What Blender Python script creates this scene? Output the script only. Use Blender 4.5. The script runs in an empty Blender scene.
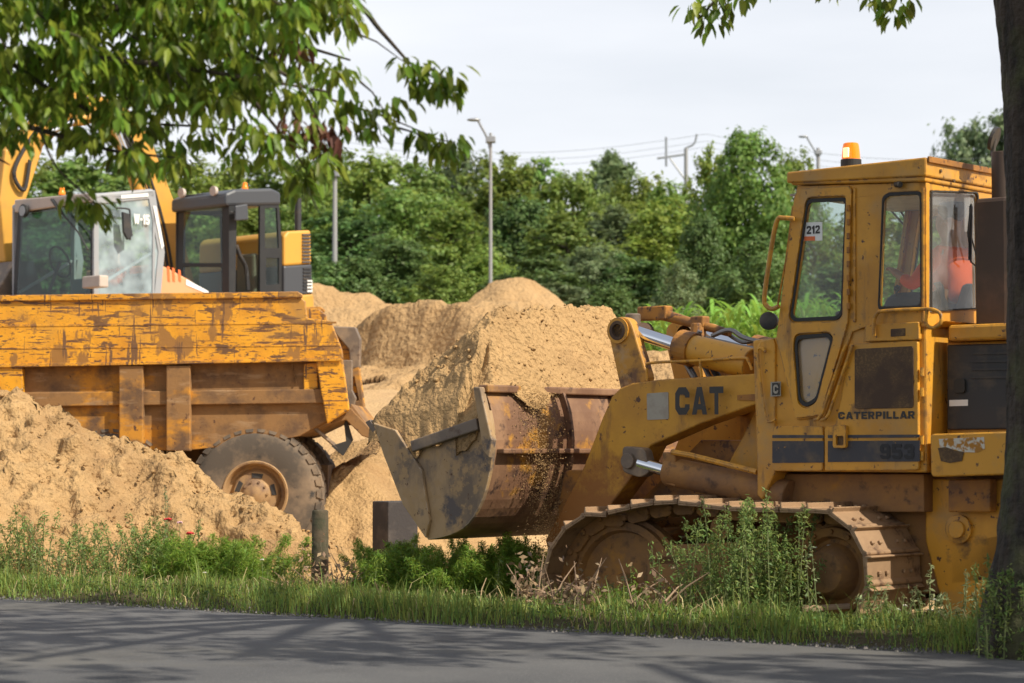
import bpy, bmesh, math, random
import numpy as np
from mathutils import Vector, Matrix, noise
from mathutils.geometry import tessellate_polygon

random.seed(7); rng = np.random.default_rng(7)
R = math.radians
SC = bpy.context.scene
COL = SC.collection

# ------------------------------------------------------------------ camera
FPX, CAMH, HOR = 2320.0, 1.2, 450.0
PITCH = math.atan((HOR - 341.5) / FPX)
cam = bpy.data.cameras.new('camera'); camo = bpy.data.objects.new('camera', cam); COL.objects.link(camo)
camo.location = (0, 0, CAMH); camo.rotation_euler = (R(90) + PITCH, 0, 0)
cam.lens = FPX / 1024 * 36; cam.sensor_width = 36; cam.clip_start = .1; cam.clip_end = 3000
cam.dof.use_dof = True; cam.dof.focus_distance = 18.5; cam.dof.aperture_fstop = 3.2
SC.camera = camo

# ------------------------------------------------------------------ light
SUN_AZ, SUN_EL = 35, 45            # degrees towards the camera from due right, height
sd = Vector((math.cos(R(SUN_EL)) * math.cos(R(SUN_AZ)), -math.cos(R(SUN_EL)) * math.sin(R(SUN_AZ)), math.sin(R(SUN_EL))))
sl = bpy.data.lights.new('sun', 'SUN'); sl.energy = 5.0; sl.angle = R(.6); sl.color = (1, .92, .77)
so = bpy.data.objects.new('sun', sl); COL.objects.link(so); so.location = (20, -10, 30)
so.rotation_euler = sd.to_track_quat('Z', 'Y').to_euler()
W = bpy.data.worlds.new('World'); SC.world = W; W.use_nodes = True
nt = W.node_tree; nt.nodes.clear()
out = nt.nodes.new('ShaderNodeOutputWorld'); bg = nt.nodes.new('ShaderNodeBackground')
sky = nt.nodes.new('ShaderNodeTexSky'); sky.sky_type = 'NISHITA'; sky.sun_disc = False
sky.sun_elevation = R(SUN_EL); sky.sun_rotation = math.atan2(sd.x, sd.y); sky.dust_density = 3.0; sky.air_density = 1.0
tc = nt.nodes.new('ShaderNodeTexCoord'); mp = nt.nodes.new('ShaderNodeMapping'); mp.inputs['Scale'].default_value = (1, 1, 5)
ns = nt.nodes.new('ShaderNodeTexNoise'); ns.inputs['Scale'].default_value = 3.2; ns.inputs['Detail'].default_value = 5
rp = nt.nodes.new('ShaderNodeValToRGB'); rp.color_ramp.elements[0].position = .35; rp.color_ramp.elements[1].position = .7
rp.color_ramp.elements[0].color = (.72,)*3 + (1,); rp.color_ramp.elements[1].color = (.95,)*3 + (1,)
mx = nt.nodes.new('ShaderNodeMixRGB'); mx.inputs[2].default_value = (8.8, 9.0, 9.45, 1)
L = nt.links.new
L(tc.outputs['Generated'], mp.inputs[0]); L(mp.outputs[0], ns.inputs[0]); L(ns.outputs[0], rp.inputs[0])
sz_ = nt.nodes.new('ShaderNodeSeparateXYZ'); el_ = nt.nodes.new('ShaderNodeMapRange'); el_.inputs[1].default_value = .18; el_.inputs[2].default_value = .60; el_.inputs[3].default_value = 1.0; el_.inputs[4].default_value = .42
mm_ = nt.nodes.new('ShaderNodeMath'); mm_.operation = 'MULTIPLY'; L(tc.outputs['Generated'], sz_.inputs[0]); L(sz_.outputs['Z'], el_.inputs[0]); L(rp.outputs[0], mm_.inputs[0]); L(el_.outputs[0], mm_.inputs[1])
L(mm_.outputs[0], mx.inputs[0]); L(sky.outputs[0], mx.inputs[1]); L(mx.outputs[0], bg.inputs[0]); L(bg.outputs[0], out.inputs[0])
bg.inputs[1].default_value = .10
SC.view_settings.view_transform = 'Standard'; SC.view_settings.look = 'None'
SC.view_settings.exposure = 0.22; SC.view_settings.gamma = 1
SC.cycles.max_bounces = 8; SC.cycles.transparent_max_bounces = 24; SC.cycles.diffuse_bounces = 3

# ------------------------------------------------------------------ helpers
def ray(px, py):
    d = Vector(((px - 512) / FPX, -(py - 341.5) / FPX, -1.0))
    return Matrix.Rotation(R(90) + PITCH, 3, 'X') @ d
def at(px, py, Y):
    d = ray(px, py); t = Y / d.y
    return Vector((d.x * t, Y, CAMH + d.z * t))
def sstep(a, b, x):
    t = min(1, max(0, (x - a) / (b - a))); return t * t * (3 - 2 * t)

class Frame:
    """a vehicle's own axes: x forward, y to its left, z up; head = heading in degrees"""
    def __init__(s, px, py, D, head, lat, ground, along=0):
        s.a = R(head); s.F = Vector((math.cos(s.a), math.sin(s.a), 0)); s.N = Vector((-math.sin(s.a), math.cos(s.a), 0))
        P = at(px, py, D); s.o = P - s.N * lat - s.F * along; s.o.z = ground
    def loc(s, w):
        v = w - s.o; return Vector((v.dot(s.F), v.dot(s.N), v.z))
    def _hit(s, px, py, n, d):
        r = ray(px, py); c = Vector((0, 0, CAMH)); t = (d - (c - s.o).dot(n)) / r.dot(n)
        return s.loc(c + r * t)
    def side(s, px, py, lat): return s._hit(px, py, s.N, lat)
    def face(s, px, py, x): return s._hit(px, py, s.F, x)
    def sp(s, pts, lat): return [s.side(a, b, lat) for a, b in pts]
    def fp(s, pts, x): return [s.face(a, b, x) for a, b in pts]

def ob(name, me, mat=None, parent=None):
    o = bpy.data.objects.new(name, me); COL.objects.link(o)
    if mat is not None and me is not None and not me.materials: me.materials.append(mat)
    if parent is not None: o.parent = parent
    return o
def tag(o, label=None, cat=None, group=None, kind=None):
    if label: o['label'] = label
    if cat: o['category'] = cat
    if group: o['group'] = group
    if kind: o['kind'] = kind
    return o
def empty(name, loc, rz=0, **k):
    o = bpy.data.objects.new(name, None); COL.objects.link(o); o.location = loc; o.rotation_euler = (0, 0, rz)
    o.empty_display_size = .2
    return tag(o, **k)
def copy_tree(o, parent=None):
    c = o.copy(); COL.objects.link(c); c.parent = parent
    for ch in [x for x in COL.objects if x.parent == o]: copy_tree(ch, c)
    return c
KIDS = {}
class MB:
    def __init__(s): s.bm = bmesh.new()
    def prism(s, pts, vec, holes=()):
        """a flat outline (with holes) given thickness vec"""
        loops = [list(pts)] + [list(h) for h in holes]
        vec = Vector(vec); flat = [Vector(p) for l in loops for p in l]
        A = [s.bm.verts.new(p) for p in flat]; B = [s.bm.verts.new(p + vec) for p in flat]
        if not holes:
            try: s.bm.faces.new(A); s.bm.faces.new(B[::-1])
            except ValueError: pass
        else:
            for t in tessellate_polygon([[Vector(p) for p in l] for l in loops]):
                try: s.bm.faces.new([A[i] for i in t]); s.bm.faces.new([B[i] for i in t][::-1])
                except ValueError: pass
        k = 0
        for l in loops:
            n = len(l)
            for i in range(n):
                a, b = k + i, k + (i + 1) % n
                s.bm.faces.new((A[a], A[b], B[b], B[a]))
            k += n
        return s
    def prism_concave(s, pts, vec): return s.prism(pts, vec, ())
    def box(s, a, b):
        x0, y0, z0 = [min(a[i], b[i]) for i in range(3)]; x1, y1, z1 = [max(a[i], b[i]) for i in range(3)]
        return s.prism([(x0, y0, z0), (x1, y0, z0), (x1, y1, z0), (x0, y1, z0)], (0, 0, z1 - z0))
    def cyl(s, a, b, r, r2=None, n=20, cap=True):
        a, b = Vector(a), Vector(b); r2 = r if r2 is None else r2
        q = (b - a).to_track_quat('Z', 'Y').to_matrix(); rings = []
        for p, rr in ((a, r), (b, r2)):
            rings.append([s.bm.verts.new(p + q @ Vector((rr * math.cos(2*math.pi*i/n), rr * math.sin(2*math.pi*i/n), 0))) for i in range(n)])
        for i in range(n):
            j = (i + 1) % n; s.bm.faces.new((rings[0][i], rings[0][j], rings[1][j], rings[1][i]))
        if cap: s.bm.faces.new(rings[0][::-1]); s.bm.faces.new(rings[1])
        return s
    def tube(s, pts, r, n=8, rads=None):
        pts = [Vector(p) for p in pts]; prev = None; up = Vector((.13, .21, .97)).normalized()
        for i, p in enumerate(pts):
            t = (pts[min(i+1, len(pts)-1)] - pts[max(i-1, 0)]).normalized()
            x = t.cross(up)
            if x.length < .05: x = t.cross(Vector((1, 0, 0)))
            x.normalize(); y = t.cross(x); rr = rads[i] if rads else r
            ring = [s.bm.verts.new(p + (x * math.cos(2*math.pi*k/n) + y * math.sin(2*math.pi*k/n)) * rr) for k in range(n)]
            if prev:
                for k in range(n): s.bm.faces.new((prev[k], prev[(k+1) % n], ring[(k+1) % n], ring[k]))
            else: s.bm.faces.new(ring[::-1])
            prev = ring
        s.bm.faces.new(prev); return s
    def lathe(s, prof, c, axis, n=40):
        """prof: (distance along axis, radius)"""
        c, axis = Vector(c), Vector(axis).normalized(); q = axis.to_track_quat('Z', 'Y').to_matrix(); prev = None
        for d, r in prof:
            ring = [s.bm.verts.new(c + axis * d + q @ Vector((max(r, .001) * math.cos(2*math.pi*i/n), max(r, .001) * math.sin(2*math.pi*i/n), 0))) for i in range(n)]
            if prev:
                for i in range(n): s.bm.faces.new((prev[i], prev[(i+1) % n], ring[(i+1) % n], ring[i]))
            prev = ring
        return s
    def ball(s, c, r, sub=2, sc=(1, 1, 1)):
        m = Matrix.Translation(c) @ Matrix.Diagonal((r*sc[0], r*sc[1], r*sc[2], 1))
        bmesh.ops.create_icosphere(s.bm, subdivisions=sub, radius=1, matrix=m); return s
    def build(s, name, mat, parent=None, bev=.008, smooth=False, seg=2):
        bmesh.ops.recalc_face_normals(s.bm, faces=s.bm.faces)
        me = bpy.data.meshes.new(name); s.bm.to_mesh(me); s.bm.free()
        if smooth:
            for p in me.polygons: p.use_smooth = True
            try: me.set_sharp_from_angle(angle=R(40))
            except Exception: pass
        o = ob(name, me, mat, parent)
        if bev:
            m = o.modifiers.new('bevel', 'BEVEL'); m.width = bev; m.segments = seg; m.limit_method = 'ANGLE'; m.angle_limit = R(40)
        return o
def rounded(pts, r=.04, n=4):
    """round the corners of a 3-D outline"""
    out_ = []; P = [Vector(p) for p in pts]
    for i, p in enumerate(P):
        a, b = P[i-1] - p, P[(i+1) % len(P)] - p; k = min(r, a.length*.45, b.length*.45)
        a, b = p + a.normalized()*k, p + b.normalized()*k
        for j in range(n+1):
            t = j/n; out_.append(a*(1-t)**2 + p*2*t*(1-t) + b*t*t)
    return out_
def smooth_path(pts, n=6):
    P = [Vector(p) for p in pts]; o_ = []
    for i in range(len(P)-1):
        p0, p1, p2, p3 = P[max(i-1, 0)], P[i], P[i+1], P[min(i+2, len(P)-1)]
        for j in range(n):
            t = j/n; o_.append(.5*((2*p1)+(p2-p0)*t+(2*p0-5*p1+4*p2-p3)*t*t+(3*p1-p0-3*p2+p3)*t**3))
    return o_ + [P[-1]]
def fast_mesh(name, V, F):
    V = np.asarray(V, dtype=np.float32); F = np.asarray(F, dtype=np.int32); k = F.shape[1]
    me = bpy.data.meshes.new(name); me.vertices.add(len(V)); me.vertices.foreach_set('co', V.ravel())
    me.loops.add(F.size); me.polygons.add(len(F))
    me.polygons.foreach_set('loop_start', np.arange(0, F.size, k, dtype=np.int32))
    me.loops.foreach_set('vertex_index', F.ravel()); me.update(calc_edges=True); return me
def _oct(x0, y0, x1, y1, c): return [(x0+c, y0), (x1-c, y0), (x1, y0+c), (x1, y1-c), (x1-c, y1), (x0+c, y1), (x0, y1-c), (x0, y0+c)]
GL = {
 'C': (1, [(.25, 0), (.75, 0), (1, .22), (1, .38), (.70, .38), (.66, .26), (.36, .26), (.30, .34), (.30, .66), (.36, .74), (.66, .74), (.70, .62), (1, .62), (1, .78), (.75, 1), (.25, 1), (0, .78), (0, .22)], []),
 'A': (1.05, [(0, 0), (.30, 0), (.36, .18), (.64, .18), (.70, 0), (1, 0), (.66, 1), (.34, 1)], [[(.42, .38), (.5, .68), (.58, .38)]]),
 'T': (.95, [(.36, 0), (.64, 0), (.64, .76), (1, .76), (1, 1), (0, 1), (0, .76), (.36, .76)], []),
 'E': (.85, [(0, 0), (1, 0), (1, .24), (.34, .24), (.34, .39), (.9, .39), (.9, .61), (.34, .61), (.34, .76), (1, .76), (1, 1), (0, 1)], []),
 'R': (.95, [(0, 0), (.30, 0), (.30, .34), (.42, .34), (.66, 0), (1, 0), (.72, .38), (.95, .50), (.95, .86), (.78, 1), (0, 1)], [[(.30, .56), (.30, .78), (.62, .78), (.66, .72), (.66, .62), (.60, .56)]]),
 'P': (.92, [(0, 0), (.32, 0), (.32, .34), (.78, .34), (.97, .50), (.97, .86), (.78, 1), (0, 1)], [[(.32, .56), (.32, .78), (.62, .78), (.66, .72), (.66, .62), (.60, .56)]]),
 'I': (.34, [(0, 0), (1, 0), (1, 1), (0, 1)], []), 'L': (.82, [(0, 0), (1, 0), (1, .25), (.34, .25), (.34, 1), (0, 1)], []),
 '9': (.85, [(.2, 0), (.8, 0), (1, .18), (1, .82), (.8, 1), (.2, 1), (0, .82), (0, .55), (.2, .38), (.66, .38), (.66, .22), (.32, .22), (.32, .28), (0, .28), (0, .16)], [[(.34, .58), (.34, .78), (.66, .78), (.66, .58)]]),
 '5': (.85, [(.2, 0), (.8, 0), (1, .18), (1, .48), (.8, .64), (.34, .64), (.34, .78), (.95, .78), (.95, 1), (.02, 1), (.02, .42), (.66, .42), (.66, .22), (.32, .22), (.32, .28), (0, .28), (0, .16)], []),
 '3': (.85, [(.2, 0), (.8, 0), (1, .18), (1, .42), (.9, .5), (1, .58), (1, .82), (.8, 1), (.2, 1), (0, .84), (0, .70), (.32, .70), (.32, .78), (.66, .78), (.66, .60), (.36, .60), (.36, .40), (.66, .40), (.66, .22), (.32, .22), (.32, .30), (0, .30), (0, .16)], []),
 '2': (.85, [(0, 0), (1, 0), (1, .22), (.42, .22), (1, .56), (1, .84), (.8, 1), (.2, 1), (0, .84), (0, .68), (.32, .68), (.32, .78), (.66, .78), (.66, .62), (0, .20)], []),
 '1': (.5, [(.35, 0), (1, 0), (1, 1), (.5, 1), (0, .78), (0, .58), (.35, .68)], []), '-': (.5, [(0, .38), (1, .38), (1, .60), (0, .60)], []),
 'W': (1.35, [(.18, 0), (.40, 0), (.5, .50), (.60, 0), (.82, 0), (1, 1), (.78, 1), (.70, .42), (.60, 1), (.40, 1), (.30, .42), (.22, 1), (0, 1)], [])}
def write(name, s, p0, p1, mt, parent, off, gap=.16):
    """block lettering filling the rectangle p0 (bottom left) .. p1 (top right) on a plane; off = how far it stands out"""
    p0, p1 = Vector(p0), Vector(p1); hx = Vector((p1.x-p0.x, p1.y-p0.y, 0)); hz = p1.z - p0.z; off = Vector(off)
    tot = sum(GL[c][0] for c in s) + gap*(len(s)-1); x = 0; mb = MB(); th = hx.cross(Vector((0, 0, 1))).normalized()*.0012
    for c in s:
        w, o_, hs = GL[c]; f = lambda L_: [p0 + hx*((x + u*w)/tot) + Vector((0, 0, hz*v)) + off for u, v in L_]
        mb.prism(f(o_), th, [f(h) for h in hs]) if hs else mb.prism_concave(f(o_), th); x += w + gap
    return mb.build(name, mt, parent, bev=0)

# ------------------------------------------------------------------ materials
def mat(name, base, rough=.6, metal=0, layers=(), bump=None, spec=.5, coord='Object', rand=None):
    """layers: (colour, scale, detail, lo, hi, stretch) noise masks laid over the base; bump: (scale, strength, distance, detail)"""
    m = bpy.data.materials.new(name); m.use_nodes = True; t = m.node_tree; b = t.nodes['Principled BSDF']; lk = t.links.new
    b.inputs['Roughness'].default_value = rough; b.inputs['Metallic'].default_value = metal
    b.inputs['Specular IOR Level'].default_value = spec
    tcn = t.nodes.new('ShaderNodeTexCoord'); cur = t.nodes.new('ShaderNodeRGB'); cur.outputs[0].default_value = (*base, 1); cur = cur.outputs[0]
    rr = None
    for i, ly in enumerate(layers):
        c, sc, det, lo, hi = ly[:5]; st = ly[5] if len(ly) > 5 else (1, 1, 1)
        mpn = t.nodes.new('ShaderNodeMapping'); mpn.inputs['Scale'].default_value = st; mpn.inputs['Location'].default_value = (i*3.7, i*1.9, i*5.1)
        if len(ly) > 6: mpn.inputs['Rotation'].default_value = ly[6]
        nz = t.nodes.new('ShaderNodeTexNoise'); nz.inputs['Scale'].default_value = sc; nz.inputs['Detail'].default_value = det; nz.inputs['Roughness'].default_value = .62
        mr = t.nodes.new('ShaderNodeMapRange'); mr.inputs[1].default_value = lo; mr.inputs[2].default_value = hi
        mxn = t.nodes.new('ShaderNodeMixRGB'); mxn.inputs[2].default_value = (*c, 1)
        lk(tcn.outputs[coord], mpn.inputs[0]); lk(mpn.outputs[0], nz.inputs[0]); lk(nz.outputs[0], mr.inputs[0]); lk(mr.outputs[0], mxn.inputs[0])
        lk(cur, mxn.inputs[1]); cur = mxn.outputs[0]
    if rand:
        g = t.nodes.new('ShaderNodeNewGeometry') if rand[0] == 'island' else t.nodes.new('ShaderNodeObjectInfo')
        o_ = g.outputs['Random Per Island'] if rand[0] == 'island' else g.outputs['Random']
        hs = t.nodes.new('ShaderNodeHueSaturation'); mr = t.nodes.new('ShaderNodeMapRange')
        mr.inputs[3].default_value = 1-rand[1]; mr.inputs[4].default_value = 1+rand[1]; lk(o_, mr.inputs[0]); lk(mr.outputs[0], hs.inputs['Value'])
        mr2 = t.nodes.new('ShaderNodeMapRange'); mr2.inputs[3].default_value = .5-rand[2]; mr2.inputs[4].default_value = .5+rand[2]
        ml = t.nodes.new('ShaderNodeMath'); ml.operation = 'MULTIPLY'; ml.inputs[1].default_value = 7.31; fr = t.nodes.new('ShaderNodeMath'); fr.operation = 'FRACT'
        lk(o_, ml.inputs[0]); lk(ml.outputs[0], fr.inputs[0]); lk(fr.outputs[0], mr2.inputs[0]); lk(mr2.outputs[0], hs.inputs['Hue'])
        lk(cur, hs.inputs['Color']); cur = hs.outputs[0]
    lk(cur, b.inputs['Base Color'])
    if bump:
        nz = t.nodes.new('ShaderNodeTexNoise'); nz.inputs['Scale'].default_value = bump[0]; nz.inputs['Detail'].default_value = bump[3] if len(bump) > 3 else 6
        bp = t.nodes.new('ShaderNodeBump'); bp.inputs['Strength'].default_value = bump[1]; bp.inputs['Distance'].default_value = bump[2]
        lk(tcn.outputs[coord], nz.inputs[0]); lk(nz.outputs[0], bp.inputs['Height']); lk(bp.outputs[0], b.inputs['Normal'])
    return m
def edgewear(m, col, radius=.018, lo=.02, hi=.10, nscale=14):
    """paint chipped off along edges, broken up by noise"""
    t = m.node_tree; b = t.nodes['Principled BSDF']; lk = t.links.new; src = b.inputs['Base Color'].links[0].from_socket
    bv = t.nodes.new('ShaderNodeBevel'); bv.samples = 4; bv.inputs['Radius'].default_value = radius; g = t.nodes.new('ShaderNodeNewGeometry')
    dp = t.nodes.new('ShaderNodeVectorMath'); dp.operation = 'DOT_PRODUCT'; lk(bv.outputs[0], dp.inputs[0]); lk(g.outputs['True Normal'], dp.inputs[1])
    sb = t.nodes.new('ShaderNodeMath'); sb.operation = 'SUBTRACT'; sb.inputs[0].default_value = 1; lk(dp.outputs['Value'], sb.inputs[1])
    mr = t.nodes.new('ShaderNodeMapRange'); mr.inputs[1].default_value = lo; mr.inputs[2].default_value = hi; lk(sb.outputs[0], mr.inputs[0])
    tcn = t.nodes.new('ShaderNodeTexCoord'); nz = t.nodes.new('ShaderNodeTexNoise'); nz.inputs['Scale'].default_value = nscale; nz.inputs['Detail'].default_value = 6; lk(tcn.outputs['Object'], nz.inputs[0])
    m2 = t.nodes.new('ShaderNodeMapRange'); m2.inputs[1].default_value = .47; m2.inputs[2].default_value = .53; lk(nz.outputs[0], m2.inputs[0])
    ml = t.nodes.new('ShaderNodeMath'); ml.operation = 'MULTIPLY'; lk(mr.outputs[0], ml.inputs[0]); lk(m2.outputs[0], ml.inputs[1])
    mx_ = t.nodes.new('ShaderNodeMixRGB'); mx_.inputs[2].default_value = (*col, 1); lk(ml.outputs[0], mx_.inputs[0]); lk(src, mx_.inputs[1]); lk(mx_.outputs[0], b.inputs['Base Color'])
def leafmat(name, base, trans=.35, rand=('island', .35, .03), objrand=None, rough=.55):
    m = mat(name, base, rough, rand=rand, spec=.35); t = m.node_tree; b = t.nodes['Principled BSDF']; lk = t.links.new
    src = b.inputs['Base Color'].links[0].from_socket
    if objrand:
        oi = t.nodes.new('ShaderNodeObjectInfo'); mr = t.nodes.new('ShaderNodeMapRange'); mr.inputs[3].default_value = 1-objrand[0]; mr.inputs[4].default_value = 1+objrand[0]
        h = t.nodes.new('ShaderNodeHueSaturation'); lk(oi.outputs['Random'], mr.inputs[0]); lk(mr.outputs[0], h.inputs['Value'])
        ml = t.nodes.new('ShaderNodeMath'); ml.operation = 'MULTIPLY'; ml.inputs[1].default_value = 5.77; fr = t.nodes.new('ShaderNodeMath'); fr.operation = 'FRACT'
        mr2 = t.nodes.new('ShaderNodeMapRange'); mr2.inputs[3].default_value = .5-objrand[1]; mr2.inputs[4].default_value = .5+objrand[1]
        lk(oi.outputs['Random'], ml.inputs[0]); lk(ml.outputs[0], fr.inputs[0]); lk(fr.outputs[0], mr2.inputs[0]); lk(mr2.outputs[0], h.inputs['Hue'])
        lk(src, h.inputs['Color']); src = h.outputs[0]; lk(src, b.inputs['Base Color'])
    tr = t.nodes.new('ShaderNodeBsdfTranslucent'); ms = t.nodes.new('ShaderNodeMixShader'); ms.inputs[0].default_value = trans
    h2 = t.nodes.new('ShaderNodeHueSaturation'); h2.inputs['Value'].default_value = 1.5; h2.inputs['Hue'].default_value = .485; lk(src, h2.inputs['Color']); lk(h2.outputs[0], tr.inputs[0])
    lk(b.outputs[0], ms.inputs[1]); lk(tr.outputs[0], ms.inputs[2]); lk(ms.outputs[0], t.nodes['Material Output'].inputs[0]); return m
def glassmat(name, tint, dust=.06, gloss=.12, dustcol=(.6, .6, .58)):
    m = bpy.data.materials.new(name); m.use_nodes = True; t = m.node_tree; t.nodes.clear(); lk = t.links.new
    o = t.nodes.new('ShaderNodeOutputMaterial'); a = t.nodes.new('ShaderNodeBsdfTransparent'); a.inputs[0].default_value = (*tint, 1)
    g = t.nodes.new('ShaderNodeBsdfGlossy'); g.inputs['Roughness'].default_value = .03
    d = t.nodes.new('ShaderNodeBsdfDiffuse'); d.inputs[0].default_value = (*dustcol, 1)
    lw = t.nodes.new('ShaderNodeFresnel'); lw.inputs[0].default_value = 1.5
    ad = t.nodes.new('ShaderNodeMath'); ad.operation = 'ADD'; ad.inputs[1].default_value = gloss
    nz = t.nodes.new('ShaderNodeTexNoise'); nz.inputs['Scale'].default_value = 3; tcn = t.nodes.new('ShaderNodeTexCoord'); lk(tcn.outputs['Object'], nz.inputs[0])
    mr = t.nodes.new('ShaderNodeMapRange'); mr.inputs[1].default_value = .3; mr.inputs[2].default_value = .75; mr.inputs[3].default_value = dust*.4; mr.inputs[4].default_value = dust*1.8; lk(nz.outputs[0], mr.inputs[0])
    m1 = t.nodes.new('ShaderNodeMixShader'); m2 = t.nodes.new('ShaderNodeMixShader')
    gg = t.nodes.new('ShaderNodeNewGeometry'); iv = t.nodes.new('ShaderNodeMath'); iv.operation = 'SUBTRACT'; iv.inputs[0].default_value = 1; lk(gg.outputs['Backfacing'], iv.inputs[1])
    mu = t.nodes.new('ShaderNodeMath'); mu.operation = 'MULTIPLY'; mu2 = t.nodes.new('ShaderNodeMath'); mu2.operation = 'MULTIPLY'; lk(iv.outputs[0], mu.inputs[1]); lk(iv.outputs[0], mu2.inputs[1]); lk(mr.outputs[0], mu2.inputs[0])
    lk(lw.outputs[0], ad.inputs[0]); lk(ad.outputs[0], mu.inputs[0]); lk(mu.outputs[0], m1.inputs[0]); lk(a.outputs[0], m1.inputs[1]); lk(g.outputs[0], m1.inputs[2])
    lk(mu2.outputs[0], m2.inputs[0]); lk(m1.outputs[0], m2.inputs[1]); lk(d.outputs[0], m2.inputs[2]); lk(m2.outputs[0], o.inputs[0]); return m

DUST = (.30, .20, .11); RUST = (.10, .045, .022)
M = {}
M['cat'] = mat('worn_yellow_paint', (.66, .315, .028), .5, layers=[((.46, .21, .022), 1.4, 6, .45, .70), ((.40, .25, .10), 2.6, 9, .52, .76), ((.20, .10, .035), 7, 9, .60, .74, (1, 1, .22)), (RUST, 17, 6, .63, .665), ((.15, .075, .03), 3.1, 9, .60, .70)], bump=(40, .15, .004))
M['cat_dirty'] = mat('dirty_yellow_steel', (.40, .17, .02), .65, layers=[((.30, .13, .03), 2.5, 6, .38, .62), ((.15, .07, .03), 5, 8, .46, .66), (RUST, 16, 6, .58, .64)], bump=(30, .3, .006))
M['cat_rust'] = mat('mud_stained_frame', (.32, .155, .045), .8, layers=[((.21, .11, .05), 3, 8, .40, .62), ((.42, .19, .03), 4, 6, .60, .72), ((.09, .05, .03), 8, 7, .55, .68)], bump=(25, .5, .01))
M['dump'] = mat('scratched_orange_paint', (.72, .33, .015), .5, layers=[((.55, .23, .015), 3, 6, .42, .7), ((.14, .066, .026), 2.6, 12, .58, .60, (.8, 1, 2.6)), ((.13, .062, .025), 26, 6, .585, .63, (.5, 1, 1.5)), ((.42, .22, .05), 1.3, 8, .5, .7), ((.15, .068, .028), 7, 4, .605, .62, (.28, 1, 3.4), (0, .38, 0)), ((.14, .064, .026), 6, 4, .615, .63, (.3, 1, 3.2), (0, -.75, 0)), ((.30, .14, .03), 3.3, 10, .56, .60, (1, 1, .6)), ((.17, .085, .035), 22, 5, .66, .70), ((.16, .078, .032), 5, 6, .61, .63, (3.2, 1, .3))], bump=(5, .35, .03, 4))
M['dump_low'] = mat('mud_coated_orange_steel', (.25, .13, .045), .8, layers=[((.50, .22, .02), 2.0, 9, .54, .62, (.6, 1, 1.2)), ((.12, .065, .032), 3.2, 9, .46, .64), ((.33, .21, .11), 6, 8, .55, .70, (.4, 1, 2)), (RUST, 12, 6, .62, .68)], bump=(30, .4, .006))
M['steel'] = mat('worn_dark_steel', (.17, .13, .10), .55, .3, layers=[((.32, .23, .15), 4, 7, .46, .66), ((.09, .05, .035), 6, 7, .58, .68)], bump=(20, .3, .005))
M['bsteel'] = mat('bucket_side_steel', (.16, .115, .08), .7, .0, layers=[((.38, .25, .13), 1.7, 9, .45, .55, (1, 1, .5)), ((.36, .23, .11), 9, 7, .48, .58), ((.10, .08, .075), 3.5, 7, .56, .64), (RUST, 18, 5, .64, .69)], bump=(20, .3, .005))
M['bback'] = mat('bucket_back_steel', (.17, .085, .045), .7, .0, layers=[((.42, .20, .025), 3.0, 6, .58, .66), ((.27, .15, .08), 2.2, 8, .45, .62, (1, 1, .5)), ((.06, .03, .02), 7, 7, .57, .66)], bump=(18, .4, .008))
M['track'] = mat('track_steel', (.30, .19, .11), .6, .2, layers=[((.36, .23, .13), 4, 7, .45, .65), ((.10, .055, .035), 6, 7, .54, .66)], bump=(18, .4, .006))
M['black'] = mat('black_paint', (.028, .028, .030), .55, layers=[((.10, .075, .05), 4, 7, .52, .75)])
M['navy'] = mat('faded_stripe_black', (.045, .045, .055), .6, layers=[((.14, .10, .06), 5, 8, .5, .74), ((.4, .2, .03), 20, 4, .68, .70)])
M['rubber'] = mat('black_rubber', (.03, .028, .026), .7)
M['tyre'] = mat('dusty_tyre', (.085, .068, .052), .85, layers=[((.27, .19, .12), 2.5, 7, .42, .68), ((.045, .04, .035), 5, 6, .58, .7)], bump=(40, .3, .004))
M['rim'] = mat('dusty_rim', (.36, .22, .10), .75, layers=[((.20, .12, .07), 5, 7, .48, .64), ((.45, .22, .03), 4, 5, .62, .70)], bump=(30, .3, .004))
M['chrome'] = mat('chrome_rod', (.75, .77, .8), .12, 1.0)
M['dkbrown'] = mat('mesh_grille', (.105, .062, .030), .8, layers=[((.16, .095, .04), 60, 2, .5, .6), ((.07, .04, .025), 2, 4, .5, .6)], bump=(120, .6, .004, 2))
M['white'] = mat('white_paint', (.78, .78, .76), .5)
M['sticker'] = mat('grey_sticker', (.36, .33, .27), .6, layers=[((.30, .26, .21), 9, 4, .45, .65)])
M['glass'] = glassmat('cab_glass', (.88, .93, .91), .08, .01)
M['glass_hazy'] = glassmat('dusty_cab_glass', (.88, .91, .91), .16, .03, (.7, .72, .74))
M['glass_dark'] = glassmat('tinted_glass', (.62, .76, .73), .03, .0, (.5, .6, .6))
M['glass_pale'] = glassmat('pale_glass', (.75, .83, .84), .36, .04, (.55, .68, .74))
M['ink'] = mat('black_lettering', (.035, .032, .030), .6, layers=[((.25, .13, .03), 30, 5, .66, .70)])
M['ghost'] = mat('worn_off_numeral', (.017, .017, .02), .6)
M['seat'] = mat('seat_fabric', (.05, .05, .055), .9)
M['hivis'] = mat('orange_hi_vis', (.85, .12, .015), .8, bump=(8, .4, .02))
M['skin'] = mat('skin', (.45, .25, .17), .6)
M['trouser'] = mat('dark_trousers', (.03, .035, .05), .9)
M['hair'] = mat('brown_hair', (.04, .025, .018), .8)
M['lgrey'] = mat('pale_grey_cab_paint', (.30, .315, .335), .45, layers=[((.33, .30, .27), 2, 5, .5, .75)])
M['lbeige'] = mat('dusty_roof', (.50, .42, .36), .6, layers=[((.40, .34, .3), 2, 5, .45, .7)])
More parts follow.
